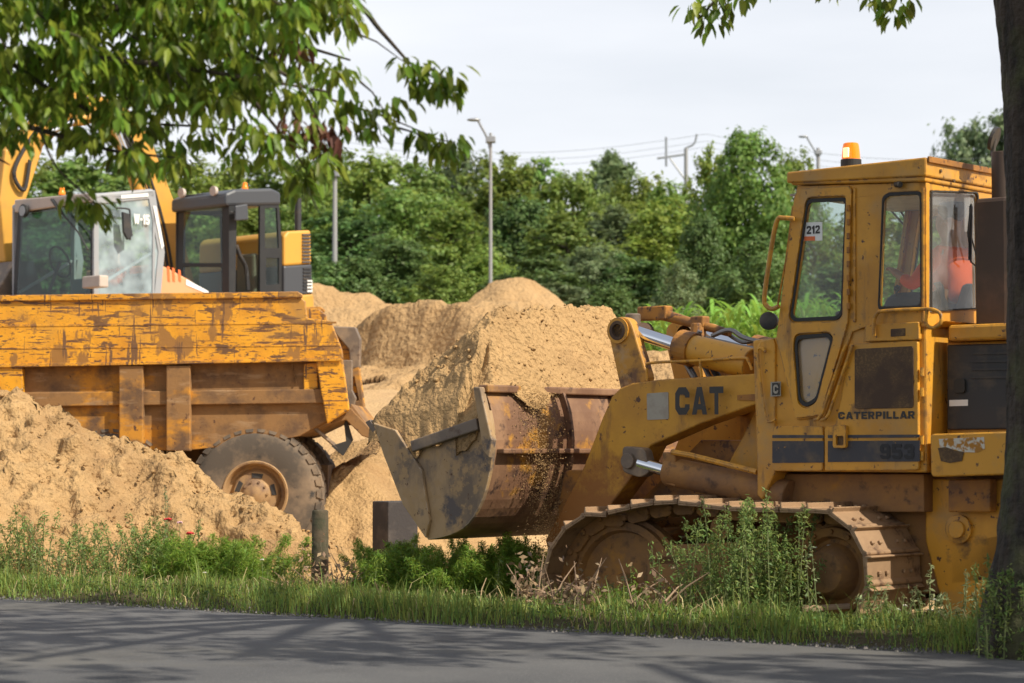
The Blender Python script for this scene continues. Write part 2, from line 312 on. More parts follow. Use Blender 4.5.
M['dgrey'] = mat('dark_grey_paint', (.014, .015, .017), .6, layers=[((.03, .028, .026), 3, 6, .5, .75)])
M['mgrey'] = mat('mid_grey_paint', (.055, .06, .07), .4)
M['xorange'] = mat('sun_faded_orange', (.72, .33, .16), .5, layers=[((.6, .25, .10), 3, 4, .5, .7)])
M['xred'] = mat('orange_stripe', (.75, .16, .04), .5)
M['xyel'] = mat('excavator_yellow', (.60, .31, .045), .5, layers=[((.5, .26, .05), 2, 5, .5, .72)])

edgewear(M['cat'], (.13, .06, .03)); edgewear(M['dump'], (.13, .065, .04), .03); edgewear(M['dump_low'], (.30, .15, .05), .02); edgewear(M['bsteel'], (.45, .38, .30), .012)
# lift arm paint: rust and caked dirt towards the toe of the arm, where it works in the sand
M['arm'] = mat('lift_arm_paint', (.60, .30, .028), .6, layers=[((.42, .19, .025), 1.8, 6, .42, .66), (RUST, 15, 6, .62, .66), ((.22, .10, .03), 6, 9, .55, .70, (1, 1, .3))], bump=(30, .3, .006))
t = M['arm'].node_tree; b = t.nodes['Principled BSDF']; src = b.inputs['Base Color'].links[0].from_socket; lk = t.links.new
tcn = t.nodes.new('ShaderNodeTexCoord'); nz = t.nodes.new('ShaderNodeTexNoise'); nz.inputs['Scale'].default_value = 4.5; nz.inputs['Detail'].default_value = 9; nz.inputs['Roughness'].default_value = .7; lk(tcn.outputs['Object'], nz.inputs[0])
sx = t.nodes.new('ShaderNodeSeparateXYZ'); lk(tcn.outputs['Object'], sx.inputs[0]); mr = t.nodes.new('ShaderNodeMapRange'); mr.inputs[1].default_value = 1.75; mr.inputs[2].default_value = .55; mr.inputs[3].default_value = -.35; mr.inputs[4].default_value = .45; lk(sx.outputs['Z'], mr.inputs[0])
ad = t.nodes.new('ShaderNodeMath'); lk(mr.outputs[0], ad.inputs[0]); lk(nz.outputs[0], ad.inputs[1]); m2 = t.nodes.new('ShaderNodeMapRange'); m2.inputs[1].default_value = .42; m2.inputs[2].default_value = .62; lk(ad.outputs[0], m2.inputs[0])
mx_ = t.nodes.new('ShaderNodeMixRGB'); mx_.inputs[2].default_value = (.30, .115, .02, 1); lk(m2.outputs[0], mx_.inputs[0]); lk(src, mx_.inputs[1]); lk(mx_.outputs[0], b.inputs['Base Color']); edgewear(M['arm'], (.12, .06, .03))

M['arm2'] = mat('lever_paint', (.50, .24, .03), .6, layers=[((.16, .075, .03), 3.0, 9, .50, .60), ((.07, .035, .02), 9, 6, .60, .66), ((.45, .28, .12), 5, 8, .56, .70)], bump=(30, .3, .006)); edgewear(M['arm2'], (.12, .06, .03))
# ------------------------------------------------------------------ ground and road
E1 = at(1024, 657, 10); E1 = Vector((512/FPX*(CAMH*FPX/207), CAMH*FPX/207, 0)); E2 = Vector((-512/FPX*(CAMH*FPX/148), CAMH*FPX/148, 0))
RD = (E2 - E1).normalized(); RN = Vector((-RD.y, RD.x, 0));
if RN.y < 0: RN = -RN
def sdist(x, y): return (x-E1.x)*RN.x + (y-E1.y)*RN.y
def slong(x, y): return (x-E1.x)*RD.x + (y-E1.y)*RD.y
def road_pt(s, l, z=0): p = E1 + RN*s + RD*l; return Vector((p.x, p.y, z))
def H(x, y, fine=True):
    s = sdist(x, y); z = 0.0
    if s < 0: z = -.03 if s > -7.2 else .02*sstep(-7.2, -8, s)
    if s >= 0:
        z = -.03 + .09*sstep(.0, .5, s) - .20*sstep(.9, 1.6, s)
    k = sstep(27.0 + 1.6*sstep(-1.0, 1.0, x), 33.2, y + .35*noise.noise(Vector((x*.5, y*.5, 0))))
    if s > 0:
        z += k*2.05 + .055*max(0, min(y, 95)-33)
        if fine and y < 120:
            a = sstep(1.0, 2.2, s)
            z += a*(.10*noise.noise(Vector((x*.7, y*.7, 3))) + .035*noise.noise(Vector((x*2.4, y*2.4, 9))) + .015*noise.noise(Vector((x*7, y*7, 1)))) * (1+.8*k*(1-k)*4)
    return z
def axis(a, b, step, lo, hi, g=1.25):
    v = list(np.arange(a, b, step)); s = step
    while v[-1] < hi: s *= g; v.append(v[-1]+s)
    s = step
    while v[0] > lo: s *= g; v.insert(0, v[0]-s)
    return v
xs = axis(-9, 9, .13, -700, 700); ys = axis(10, 44, .13, -120, 900)
V = [(x, y, H(x, y)) for y in ys for x in xs]; nx = len(xs)
F = [(j*nx+i, j*nx+i+1, (j+1)*nx+i+1, (j+1)*nx+i) for j in range(len(ys)-1) for i in range(nx-1)]
me = fast_mesh('ground', V, F); me.polygons.foreach_set('use_smooth', [True]*len(F))
SAND = (.49, .325, .165)
def sandmat(name, base, dark, bump):
    return mat(name, base, .95, layers=[(dark, .9, 8, .45, .72), (tuple(c*1.12 for c in base), 3.3, 6, .55, .7), (tuple(c*.78 for c in base), 40, 4, .5, .75)], bump=bump, spec=.15)
M['sand'] = sandmat('dry_sand', SAND, (.42, .25, .12), (26, .9, .03, 8))
M['sand2'] = sandmat('moist_sand', (.44, .28, .13), (.30, .18, .085), (22, 1.0, .055, 10))
M['sand3'] = sandmat('heap_sand', (.44, .285, .14), (.36, .22, .10), (9, 1.0, .12, 10))
# ground: sand on the site, soil and grass tint under the verges and fields (by where it lies)
gm = sandmat('site_ground', SAND, (.43, .27, .14), (22, .8, .04, 8)); t = gm.node_tree; lk = t.links.new; b = t.nodes['Principled BSDF']
src = b.inputs['Base Color'].links[0].from_socket
geo = t.nodes.new('ShaderNodeNewGeometry'); dp = t.nodes.new('ShaderNodeVectorMath'); dp.operation = 'DOT_PRODUCT'; dp.inputs[1].default_value = RN
sb = t.nodes.new('ShaderNodeMath'); sb.operation = 'SUBTRACT'; sb.inputs[1].default_value = E1.dot(RN)
nz = t.nodes.new('ShaderNodeTexNoise'); nz.inputs['Scale'].default_value = 1.3; lk(geo.outputs['Position'], nz.inputs[0]); lk(geo.outputs['Position'], dp.inputs[0])
lk(dp.outputs['Value'], sb.inputs[0]); ad = t.nodes.new('ShaderNodeMath'); ad.operation = 'ADD'; lk(sb.outputs[0], ad.inputs[0]); lk(nz.outputs[0], ad.inputs[1])
mr = t.nodes.new('ShaderNodeMapRange'); mr.inputs[1].default_value = 1.9; mr.inputs[2].default_value = 2.4; lk(ad.outputs[0], mr.inputs[0])
mxn = t.nodes.new('ShaderNodeMixRGB'); mxn.inputs[1].default_value = (.075, .062, .035, 1); lk(mr.outputs[0], mxn.inputs[0]); lk(src, mxn.inputs[2]); src = mxn.outputs[0]
# far fields turn green beyond the site
sx = t.nodes.new('ShaderNodeSeparateXYZ'); lk(geo.outputs['Position'], sx.inputs[0]); mr = t.nodes.new('ShaderNodeMapRange'); mr.inputs[1].default_value = 62; mr.inputs[2].default_value = 66
lk(sx.outputs['Y'], mr.inputs[0]); mxn = t.nodes.new('ShaderNodeMixRGB'); mxn.inputs[2].default_value = (.06, .10, .03, 1); lk(mr.outputs[0], mxn.inputs[0]); lk(src, mxn.inputs[1]); src = mxn.outputs[0]
# gritty edge along the asphalt
mr = t.nodes.new('ShaderNodeMapRange'); mr.inputs[1].default_value = .22; mr.inputs[2].default_value = .12; lk(sb.outputs[0], mr.inputs[0])
mxn = t.nodes.new('ShaderNodeMixRGB'); mxn.inputs[2].default_value = (.09, .085, .08, 1); lk(mr.outputs[0], mxn.inputs[0]); lk(src, mxn.inputs[1]); lk(mxn.outputs[0], b.inputs['Base Color'])
tag(ob('ground', me, gm), kind='structure')

M['asphalt'] = mat('asphalt', (.072, .072, .075), .85, layers=[((.105, .104, .104), .6, 5, .45, .7), ((.03, .03, .033), 1.1, 6, .52, .75), ((.17, .165, .16), 90, 3, .59, .66), ((.11, .105, .095), .35, 8, .55, .66)], bump=(150, .5, .006, 3), coord='Object')
V = []; F = []; ls = np.arange(-60, 80, .25); ss = [-7, -3.5, -1, -.3, 0]
for l in ls:
    for s in ss:
        e = .05*noise.noise(Vector((l*1.7, 0, 0))) + .02*noise.noise(Vector((l*9, 3, 0))) if s == 0 else 0
        p = road_pt(s+e, l, .0 if s > -.2 or s == -7 else .02 if s < -3 else .012); V.append(p)
k = len(ss)
F = [(j*k+i, j*k+i+1, (j+1)*k+i+1, (j+1)*k+i) for j in range(len(ls)-1) for i in range(k-1)]
me = fast_mesh('road', V, F); tag(ob('road', me, M['asphalt']), kind='structure')
# loose grit along the road edge
V = []; F = []
for i in range(5200):
    l = random.uniform(-4, 15); s = .10 + abs(random.gauss(0, .07)) - random.random()**3*.35; p = road_pt(s, l); r = random.uniform(.004, .014)
    p.z = (H(p.x, p.y, False) if s > 0.02 else .008) + r*.3; n0 = len(V)
    a = random.uniform(0, 6)
    for q in ((math.cos(a), math.sin(a), 0), (math.cos(a+2.1), math.sin(a+2.1), 0), (math.cos(a+4.2), math.sin(a+4.2), 0), (0, 0, 1.1)): V.append(p + Vector(q)*r)
    F += [(n0, n0+1, n0+3), (n0+1, n0+2, n0+3), (n0+2, n0, n0+3)]
tag(ob('gravel', fast_mesh('gravel', V, F), mat('grit', (.12, .11, .10), .9, rand=('island', .6, .03))), 'dark grit and small stones scattered along the asphalt edge', 'gravel', kind='stuff')

# ------------------------------------------------------------------ sand heaps
def fbm(p, o=4, r=.5):
    a = 1; v = 0
    for i in range(o): v += a*noise.noise(p); p = p*2.03; a *= r
    return v
def heap(name, hf, x0, x1, y0, y1, st, mt, label, group='sand heaps on the building site', clump=0, cs=3.0):
    """height field hf(x, y) above the ground, closed to the ground at its rim"""
    X = np.arange(x0, x1, st); Y = np.arange(y0, y1, st); V = []; keep = []
    for y in Y:
        for x in X:
            h = hf(x, y); g = H(x, y)
            keep.append(h > -.12); z = g + max(h, -.14); p = Vector((x, y, z))
            if clump and h > 0:
                q = Vector((x*cs, y*cs, z*cs)); a = clump*min(1, h*4)
                p += Vector((0, -.7, .7))*(fbm(q, 5, .6)*a) + Vector((noise.noise(q*4+Vector((9, 0, 0))), noise.noise(q*4), noise.noise(q*4+Vector((0, 7, 0)))))*a*.35
            V.append(p)
    nx = len(X); F = [(j*nx+i, j*nx+i+1, (j+1)*nx+i+1, (j+1)*nx+i) for j in range(len(Y)-1) for i in range(nx-1) if keep[j*nx+i] or keep[j*nx+i+1] or keep[(j+1)*nx+i]]
    me = fast_mesh(name, V, F); me.polygons.foreach_set('use_smooth', [True]*len(F))
    o = ob(name, me, mt); return tag(o, label, 'sand heap', group)
def cone_field(rid, slope=.68, rough=.12, rs=1.2, seed=0, rnd=.12):
    """rid: [(x, y, height, slope factor)] joined into a ridge"""
    seg = []
    for i in range(len(rid)-1):
        a, b = rid[i], rid[i+1]; n = max(2, int(math.hypot(b[0]-a[0], b[1]-a[1])/.12))
        for j in range(n): t_ = j/n; seg.append((a[0]+(b[0]-a[0])*t_, a[1]+(b[1]-a[1])*t_, a[2]+(b[2]-a[2])*t_))
    seg.append(rid[-1][:3]); S = np.array(seg)
    def f(x, y):
        d = np.hypot(S[:, 0]-x, S[:, 1]-y); d = np.sqrt(d*d + rnd*rnd) - rnd
        return float((S[:, 2] - slope*d).max()) + rough*fbm(Vector((x*rs, y*rs, seed)), 4)
    return f
def rp_(px, py, Y, dz=0):
    p = at(px, py, Y); return (p.x, p.y, p.z - H(p.x, p.y, False) + dz)

# near pile in front of the dump truck
rid = [rp_(-190, 330, 23.6), rp_(-60, 368, 23.2), rp_(0, 388, 23.0), rp_(45, 402, 22.9), rp_(95, 432, 22.8), rp_(150, 452, 22.7), rp_(205, 480, 22.4), rp_(255, 508, 22.1), rp_(292, 538, 21.8), rp_(305, 556, 21.6)]
f0 = cone_field(rid, .72, .10, 1.6, 3, .06)
def f1(x, y):
    h = f0(x, y)
    return h - .22*abs(noise.noise(Vector((x*2.9+y*.6, y*.8, 5)))) + .06 + .05*abs(noise.noise(Vector((x*5+y, y*5, 2))))
heap('sand_heap', f1, -8.6, -1.4, 19.6, 26.0, .035, M['sand2'], 'crumbly tan sand heap in front of the dump truck wheel, nearest the road', clump=.105, cs=4.0)
# crumbs and clods lying on the near pile
def clods(n, fn, lo, hi, rmin, rmax):
    V = []; F = []
    ico = bmesh.new(); bmesh.ops.create_icosphere(ico, subdivisions=1, radius=1); iv = [v.co.copy() for v in ico.verts]; fi = [[v.index for v in f.verts] for f in ico.faces]; ico.free()
    for i in range(n):
        p = fn(); r = rmin + (rmax-rmin)*random.random()**4; n0 = len(V); sx_ = [random.uniform(.7, 1.3) for _ in range(3)]
        for v in iv: V.append(p + Vector((v.x*sx_[0], v.y*sx_[1], v.z*sx_[2]*.8))*r*(1+.25*noise.noise(v*2+p*9)))
        F += [(a+n0, b_+n0, c+n0) for a, b_, c in fi]
    return fast_mesh('clods', V, F)
def on_near():
    while True:
        x = random.uniform(-6.5, -1.7); y = random.uniform(19.8, 23)
        h = f1(x, y)
        if h > .03: return Vector((x, y, H(x, y)+h+.01))
tag(ob('sand_clods', clods(1700, on_near, 0, 0, .005, .028), M['sand2']), 'loose crumbs and clods lying over the near sand heap', 'sand', kind='stuff')

heap('sand_heap', cone_field([rp_(250, 300, 50), rp_(300, 288, 50), rp_(345, 286, 50), rp_(358, 291, 50)], .85, .20, 1.3, 5, .3), -9, .5, 45, 56, .16, M['sand3'],
     'wide sand heap right behind the yellow engine housing of the excavator', clump=.13, cs=1.8)
# dug-out heap: steep shaded bite in its near left face
rb = [rp_(356, 332, 43.6), rp_(374, 316, 43.3), rp_(398, 304, 42.9), rp_(432, 300, 42.3), rp_(464, 303, 41.6), rp_(488, 316, 40.9), rp_(506, 338, 40.2)]
RBS = []
for i in range(len(rb)-1):
    for j in range(14): t_ = j/14; RBS.append([rb[i][k]+(rb[i+1][k]-rb[i][k])*t_ for k in range(3)])
RBS = np.array(RBS)
def fb(x, y):
    d = np.hypot(RBS[:, 0]-x, RBS[:, 1]-y); k = int(d.argmin()); a = RBS[max(0, k-1)]; c = RBS[min(len(RBS)-1, k+1)]
    side = (c[0]-a[0])*(y-a[1]) - (c[1]-a[1])*(x-a[0])
    sl_ = 1.75 + .35*noise.noise(Vector((x*1.2, 3, 1))) if side < 0 else .78
    dd = np.sqrt(d*d+.02)-.14; h = float((RBS[:, 2] - sl_*dd).max())
    apron = .34 - .20*abs(float(d.min())-1.0) if side < 0 else 0
    return max(h, apron*(1 if .4 < d.min() < 2.6 and h > -2.2 else 0) - (0 if .4 < d.min() < 2.6 and h > -2.2 else .3)) + .06*fbm(Vector((x*1.2, y*1.2, 8)), 4)
heap('sand_heap', fb, -5.5, 2.2, 37.8, 47, .09, M['sand3'], 'dug-out sand heap with a hollow shaded face, left of the loader bucket', clump=.07, cs=2.4)
heap('sand_heap', cone_field([rp_(500, 282, 60), rp_(514, 277, 60), rp_(532, 284, 60), rp_(542, 292, 60)], 1.0, .14, 1.1, 12, .5), -5, 6, 54, 67, .17, M['sand3'],
     'tallest and farthest sand heap, behind the bucket against the trees', clump=.13, cs=1.7)
heap('sand_heap', cone_field([rp_(490, 303, 51), rp_(508, 300, 51), rp_(522, 306, 51)], .85, .16, 1.4, 14, .3), -4, 3.5, 47, 56, .14, M['sand3'],
     'small pale sand heap just in front of the tallest heap', clump=.10, cs=2.0)
heap('sand_heap', cone_field([rp_(372, 386, 37), rp_(408, 374, 37), rp_(420, 378, 37)], .55, .06, 1.8, 17, .25), -4, .6, 34.6, 39.5, .08, M['sand3'],
     'low lumpy sand heap at the foot of the dug-out heap', clump=.05, cs=2.4)
heap('sand_heap', cone_field([rp_(660, 352, 36), rp_(690, 345, 36), rp_(730, 356, 36)], .60, .07, 1.6, 19, .25), -1.5, 7.5, 32.2, 40.5, .1, M['sand3'],
     'sand heap behind the lift arms of the loader, below the maize', clump=.05, cs=2.2)


heap('sand_heap', cone_field([rp_(332, 470, 27.3), rp_(352, 462, 27.4), rp_(372, 452, 28.0), rp_(392, 436, 29.2)], .75, .08, 1.8, 23, .12), -3.2, .9, 25.6, 31.5, .06, M['sand2'], 'low sand bank between the dump truck wheel and the loader bucket', clump=.07, cs=3.0)
# ------------------------------------------------------------------ people
def skin_ob(name, chains, m, parent, sub=1):
    """chains: lists of (point, radius); all are joined at shared points into one skinned body"""
    vs = []; rs = []; es = []; ix = {}
    def vid(p, r):
        k = tuple(round(c, 4) for c in p)
        if k not in ix: ix[k] = len(vs); vs.append(p); rs.append(r)
        return ix[k]
    for ch in chains:
        ids = [vid(p, r) for p, r in ch]; es += [(a, b) for a, b in zip(ids, ids[1:]) if a != b]
    me = bpy.data.meshes.new(name); me.from_pydata(vs, es, []); o = ob(name, me, m, parent)
    md = o.modifiers.new('skin', 'SKIN'); md.use_smooth_shade = True
    for i, r in enumerate(rs): o.data.skin_vertices[0].data[i].radius = (r, r) if not isinstance(r, tuple) else r
    o.data.skin_vertices[0].data[0].use_root = True
    s = o.modifiers.new('sub', 'SUBSURF'); s.levels = sub; s.render_levels = sub+1; return o
def seated_person(fr_o, rz, seatloc, label, lean=0.0, hand=((.46, .26, .30), (.46, -.26, .30)), hat=None):
    """seatloc: hip point in the machine's axes; x forward"""
    w = Vector(fr_o) + Matrix.Rotation(rz, 3, 'Z') @ Vector(seatloc)
    e = empty('person', w, rz, label=label, cat='person')
    hip = (0, 0, .10); ch = (.02+lean, 0, .38); nk = (.03+lean*1.5, 0, .57)
    hd = (.055+lean*1.6, 0, .66); top = (.05+lean*1.6, 0, .78)
    body = [[(hip, .15), ((.01, 0, .24), .135), (ch, .155), (nk, .060), (hd, .078), (top, .088), ((.04+lean*1.6, 0, .85), .06)],
            [(hd, .078), ((.15+lean*1.6, 0, .69), .028)], [(hd, .078), ((.04+lean*1.6, .095, .72), .020)], [(hd, .078), ((.04+lean*1.6, -.095, .72), .020)]]
    jack = [[(hip, .165), ((.01, 0, .24), .15), (ch, .175), ((.02+lean*1.4, 0, .50), .11)]]
    trou = [[(hip, .16)]]
    for sgn, h in ((1, hand[0]), (-1, hand[1])):
        sh = (ch[0], .19*sgn, .47); el = (.20+lean, .27*sgn, .24); h = Vector((h[0], h[1], h[2]))
        wr = h - (h-Vector(el)).normalized()*.08
        body.append([(ch, .155), (sh, .062), (el, .042), (tuple(wr), .028), (tuple(h), .034)])
        dirv = (h-Vector(el)).normalized(); sidev = Vector((0, 1, 0))
        for k, ln in enumerate((.070, .080, .075, .060)):
            b0 = h + sidev*(.026-.017*k); m1 = b0 + dirv*ln*.5; m2 = m1 + (dirv*.5 + Vector((0, 0, -1)))*ln*.4
            body.append([(tuple(h), .034), (tuple(b0+dirv*.012), .010), (tuple(m1), .009), (tuple(m2), .008)])
        th = h + Vector((0, -sgn*.035, .0)); body.append([(tuple(h), .034), (tuple(th), .012), (tuple(th+dirv*.04), .010)])
        jack.append([(ch, .175), (sh, .080), (el, .060), (tuple(wr-dirv*.02), .042)])
        kn = (.44, .12*sgn, .14); an = (.50, .12*sgn, -.28)
        body.append([(hip, .15), ((.08, .10*sgn, .10), .085), (kn, .062), (an, .042), ((.66, .12*sgn, -.34), .035)])
        trou.append([(hip, .16), ((.08, .10*sgn, .10), .10), (kn, .078), (an, .058)])
    skin_ob('body', body, M['skin'], e); skin_ob('jacket', jack, M['hivis'], e); skin_ob('trousers', trou, M['trouser'], e)
    hm = MB().ball((top[0]-.02, 0, top[2]+.02), .105, 3, (1.05, .92, .95)); o = hm.build('hair' if not hat else 'cap', M['hair'] if not hat else hat, e, bev=0, smooth=True)
    ey = MB().ball((top[0]+.088, .034, top[2]-.03), .011, 1).ball((top[0]+.088, -.034, top[2]-.03), .011, 1); ey.build('eyes', M['black'], e, bev=0)
    mo = MB().ball((top[0]+.082, 0, top[2]-.105), .016, 2, (.5, 1.5, .3)); mo.build('mouth', M['xred'], e, bev=0)
    return e

# ------------------------------------------------------------------ tracked loader
HEAD = 140
LF = Frame(812, 583, 16.0, HEAD, 1.2, -.15)
LG = LF.o.z
ld = empty('crawler_loader', LF.o, R(HEAD), label='worn yellow crawler loader with square cab, bucket heaped with sand and amber roof beacon', cat='crawler loader')
S = lambda pts, lat: LF.sp(pts, lat)
hub = LF.side(812, 583, 1.2); HZ = hub.z; X0 = hub.x
idl = LF.side(602, 590, 1.2); X1 = idl.x; Z1 = idl.z
def circ(cx, cz, r, a0, a1, n): return [(cx + r*math.cos(R(a0+(a1-a0)*i/n)), cz + r*math.sin(R(a0+(a1-a0)*i/n))) for i in range(n+1)]
top_r = LF.side(790, 515, 1.2); top_m = LF.side(690, 499, 1.2); top_f = LF.side(612, 508, 1.2)
print('hub', hub, 'idler', idl, 'top', top_r, top_m, top_f, 'bottom', -LG)
RS = top_r.z - HZ - .0; RI = top_f.z - Z1 - .01
BOT = .05
# closed belt path (x forward, z up), running over the top from the rear sprocket to the front idler
zr = max(HZ, BOT+RS*.98); path = [(X0 - RS*math.sin(R(a)), zr - RS*math.cos(R(a))) for a in range(0, 181, 8)]
path += [(top_m.x-.35, top_m.z-.03), (top_m.x, top_m.z), (top_m.x+.35, top_m.z-.0)]
path += [(X1 + RI*math.sin(R(a)), Z1 + RI*math.cos(R(a))) for a in range(0, 181, 8)]
path = smooth_path([Vector((x, 0, z)) for x, z in path + [path[0]]], 3)
seglen = [0]
for a, b in zip(path, path[1:]): seglen.append(seglen[-1] + (b-a).length)
NSH = 33; per = seglen[-1]; pitch = per/NSH
def along(d):
    d %= per
    for i in range(len(seglen)-1):
        if seglen[i+1] >= d:
            t_ = (d-seglen[i])/max(1e-6, seglen[i+1]-seglen[i]); p = path[i].lerp(path[i+1], t_); return p, (path[i+1]-path[i]).normalized()
TW = .35          # half width of a shoe
sm = MB()
prof = [(-pitch*.50, 0), (pitch*.46, 0), (pitch*.46, .025), (pitch*.43, .058), (pitch*.38, .06), (pitch*.36, .024), (-pitch*.30, .020), (-pitch*.42, .034), (-pitch*.50, .028)]
sm.prism([(x, -TW, z) for x, z in prof], (0, TW*2, 0)); sm.box((-.035, -.13, .02), (-.01, -.10, .042)); sm.box((-.035, .10, .02), (-.01, .13, .042)); sm.box((-.035, .20, .02), (-.01, .23, .042)); sm.box((-.035, -.23, .02), (-.01, -.20, .042))
sm.box((-pitch*.5, -TW, -.012), (pitch*.46, -TW+.02, .0)); sm.box((-pitch*.5, TW-.02, -.012), (pitch*.46, TW, .0))
shoe_proto = sm.build('track_shoe', M['track'], None, bev=.004, seg=1); shoe_me = shoe_proto.data; COL.objects.unlink(shoe_proto); bpy.data.objects.remove(shoe_proto)
for sgn in (1, -1):
    yc = sgn*.85
    tk = MB()
    for i in range(NSH):
        p, t_ = along((i+.5)*pitch); p1, t1 = along((i+1.5)*pitch)
        n_ = Vector((-t_.z, 0, t_.x)); n_ = -n_ if (p - Vector(((X0+X1)/2, 0, HZ))).dot(n_) < 0 else n_
        for dy in (-.13, .10):
            a = p - t_*pitch*.48 - n_*.035; c = p + t_*pitch*.48 - n_*.035
            tk.prism([a+Vector((0, yc+dy, 0))-n_*.075, a+Vector((0, yc+dy, 0)), c+Vector((0, yc+dy, 0)), c+Vector((0, yc+dy, 0))-n_*.075-t_*.02, c+Vector((0, yc+dy, 0))-n_*.095-t_*.05, a+Vector((0, yc+dy, 0))-n_*.095+t_*.03], (0, .035, 0))
        q = p + t_*pitch*.5 - n_*.075; tk.cyl(q+Vector((0, yc-.16, 0)), q+Vector((0, yc+.16, 0)), .024, n=10)
    tr = tk.build('track', M['cat_rust'], ld, bev=.004, seg=1)
    for i in range(NSH):
        p, t_ = along((i+.5)*pitch); n_ = Vector((-t_.z, 0, t_.x)); n_ = -n_ if (p - Vector(((X0+X1)/2, 0, HZ))).dot(n_) < 0 else n_
        s_ = bpy.data.objects.new('track_shoe', shoe_me); COL.objects.link(s_); s_.parent = tr
        yv = n_.cross(t_); mt_ = Matrix((( t_.x, yv.x, n_.x, p.x), (t_.y, yv.y, n_.y, yc), (t_.z, yv.z, n_.z, p.z), (0, 0, 0, 1)))
        s_.matrix_local = mt_ @ Matrix.Translation((0, 0, -.04)); md = s_.modifiers.new('bevel', 'BEVEL'); md.width = .004; md.segments = 1; md.limit_method = 'ANGLE'
    fr_ = MB(); fr_.box((X0+.30, yc-.17, .20), (X1-.28, yc+.17, .58)); fr_.prism([(X0+.30, yc-.17, .58), (X0+.6, yc-.17, .70), (X1-.5, yc-.17, .66), (X1-.28, yc-.17, .5)], (0, .34, 0)); fr_.build('track_frame', M['cat_rust'], ld)
    for k in range(5):
        x = X0+.48+k*(X1-X0-.9)/4; MB().lathe([(-.2, .05), (-.2, .12), (-.13, .12), (-.12, .095), (.12, .095), (.13, .12), (.2, .12), (.2, .05)], (x, yc, .24), (0, 1, 0), 24).build('track_roller', M['cat_rust'], ld, bev=0, smooth=True)
    sp_ = MB(); n = 23; rt = RS-.075
    pts = [];
    for i in range(n*4):
        r = (rt, rt, rt-.055, rt-.055)[i % 4]; a = 2*math.pi*i/(n*4); pts.append((X0+r*math.cos(a), yc-.04, zr+r*math.sin(a)))
    sp_.prism(pts, (0, .08, 0)); sp_.lathe([(.03, rt-.07), (.09, rt-.08), (.10, rt-.14), (.05, rt-.16), (.06, .20), (.16, .17), (.20, .14), (.21, .0)], (X0, yc, zr), (0, 1, 0), 36)
    for i in range(12):
        a = 2*math.pi*i/12; c = Vector((X0+(rt-.11)*math.cos(a), yc+.08, zr+(rt-.11)*math.sin(a))); sp_.cyl(c, c+Vector((0, .035, 0)), .018, n=6)
    sp_.build('sprocket', M['cat_rust'], ld, bev=.003, smooth=True)
    MB().lathe([(-.1, .1), (-.1, RI-.10), (-.05, RI-.10), (-.04, RI-.07), (.04, RI-.07), (.05, RI-.10), (.10, RI-.10), (.10, RI-.16), (.05, RI-.18), (.06, .12), (.14, .10), (.14, 0)], (X1, yc, Z1), (0, 1, 0), 40).build('idler', M['cat_rust'], ld, bev=0, smooth=True)
    MB().lathe([(-.12, .02), (-.12, .085), (.12, .085), (.12, .02)], (top_m.x-.1, yc, top_m.z-.21), (0, 1, 0), 20).build('carrier_roller', M['cat_rust'], ld, bev=0, smooth=True)

# --- main frame and body
SL = .80            # side of the body
A = lambda px, py: LF.side(px, py, SL)
xr = A(925, 400).x; xf = A(772, 400).x; zb = A(850, 472).z
print('body x', xf, xr, 'zb', zb, 'cab top', A(925, 158).z-0)
fr_ = MB(); fr_.box((xf+.35, -.46, .35), (xr-1.35, .46, zb)); fr_.build('main_frame', M['cat_rust'], ld)
q = S([(766, 474), (924, 474), (924, 512), (800, 512), (770, 492)], .62)
MB().prism(q, (0, -1.24, 0)).build('belly_housing', M['cat_rust'], ld)
body = MB(); bz = A(900, 326).z
body.prism([(xf+.02, SL-.02, zb), (xf+.02, SL-.02, A(772, 338).z), (xf-.50, SL-.02, bz), (xr, SL-.02, bz), (xr, SL-.02, zb)], (0, -2*(SL-.02), 0))
body.build('body', M['cat'], ld, bev=.015)
MB().prism([(xr+.005, -.70, bz-.005), (xr+.005, .70, bz-.005), (xr-.06, .70, bz+.03), (xr-.06, -.70, bz+.03)], (-.05, 0, 0)).build('window_ledge', M['cat'], ld)
# front column beside the door
MB().prism(S([(756, 348), (760, 341), (773, 338), (775, 345), (775, 473), (762, 500), (757, 495)], SL), (0, -.16, 0)).build('front_column', M['cat'], ld, bev=.01)
fc = MB(); fc.tube(smooth_path([LF.side(a, b, SL+.03) for a, b in ((766, 352), (760, 348), (758, 356), (763, 400), (766, 418), (770, 422), (776, 419))], 4), .010, 6); fc.build('hydraulic_pipe', M['cat'], ld, bev=0, smooth=True)
MB().prism(S([(771, 382), (781, 381.5), (781, 396), (771, 396.5)], SL+.012), (0, .006, 0)).build('badge', M['sticker'], ld, bev=0)
b0 = LF.side(772.6, 394.5, SL+.02); b1 = LF.side(779.4, 383.5, SL+.02)
MB().prism(S([(772.2, 383), (779.8, 382.6), (779.8, 394.9), (772.2, 395.3)], SL+.019), (0, .002, 0)).build('badge_field', M['ink'], ld, bev=0)
write('badge_letter', 'C', LF.side(773.6, 393.6, SL+.02), LF.side(778.6, 384.6, SL+.02), M['sticker'], ld, (0, .004, 0))
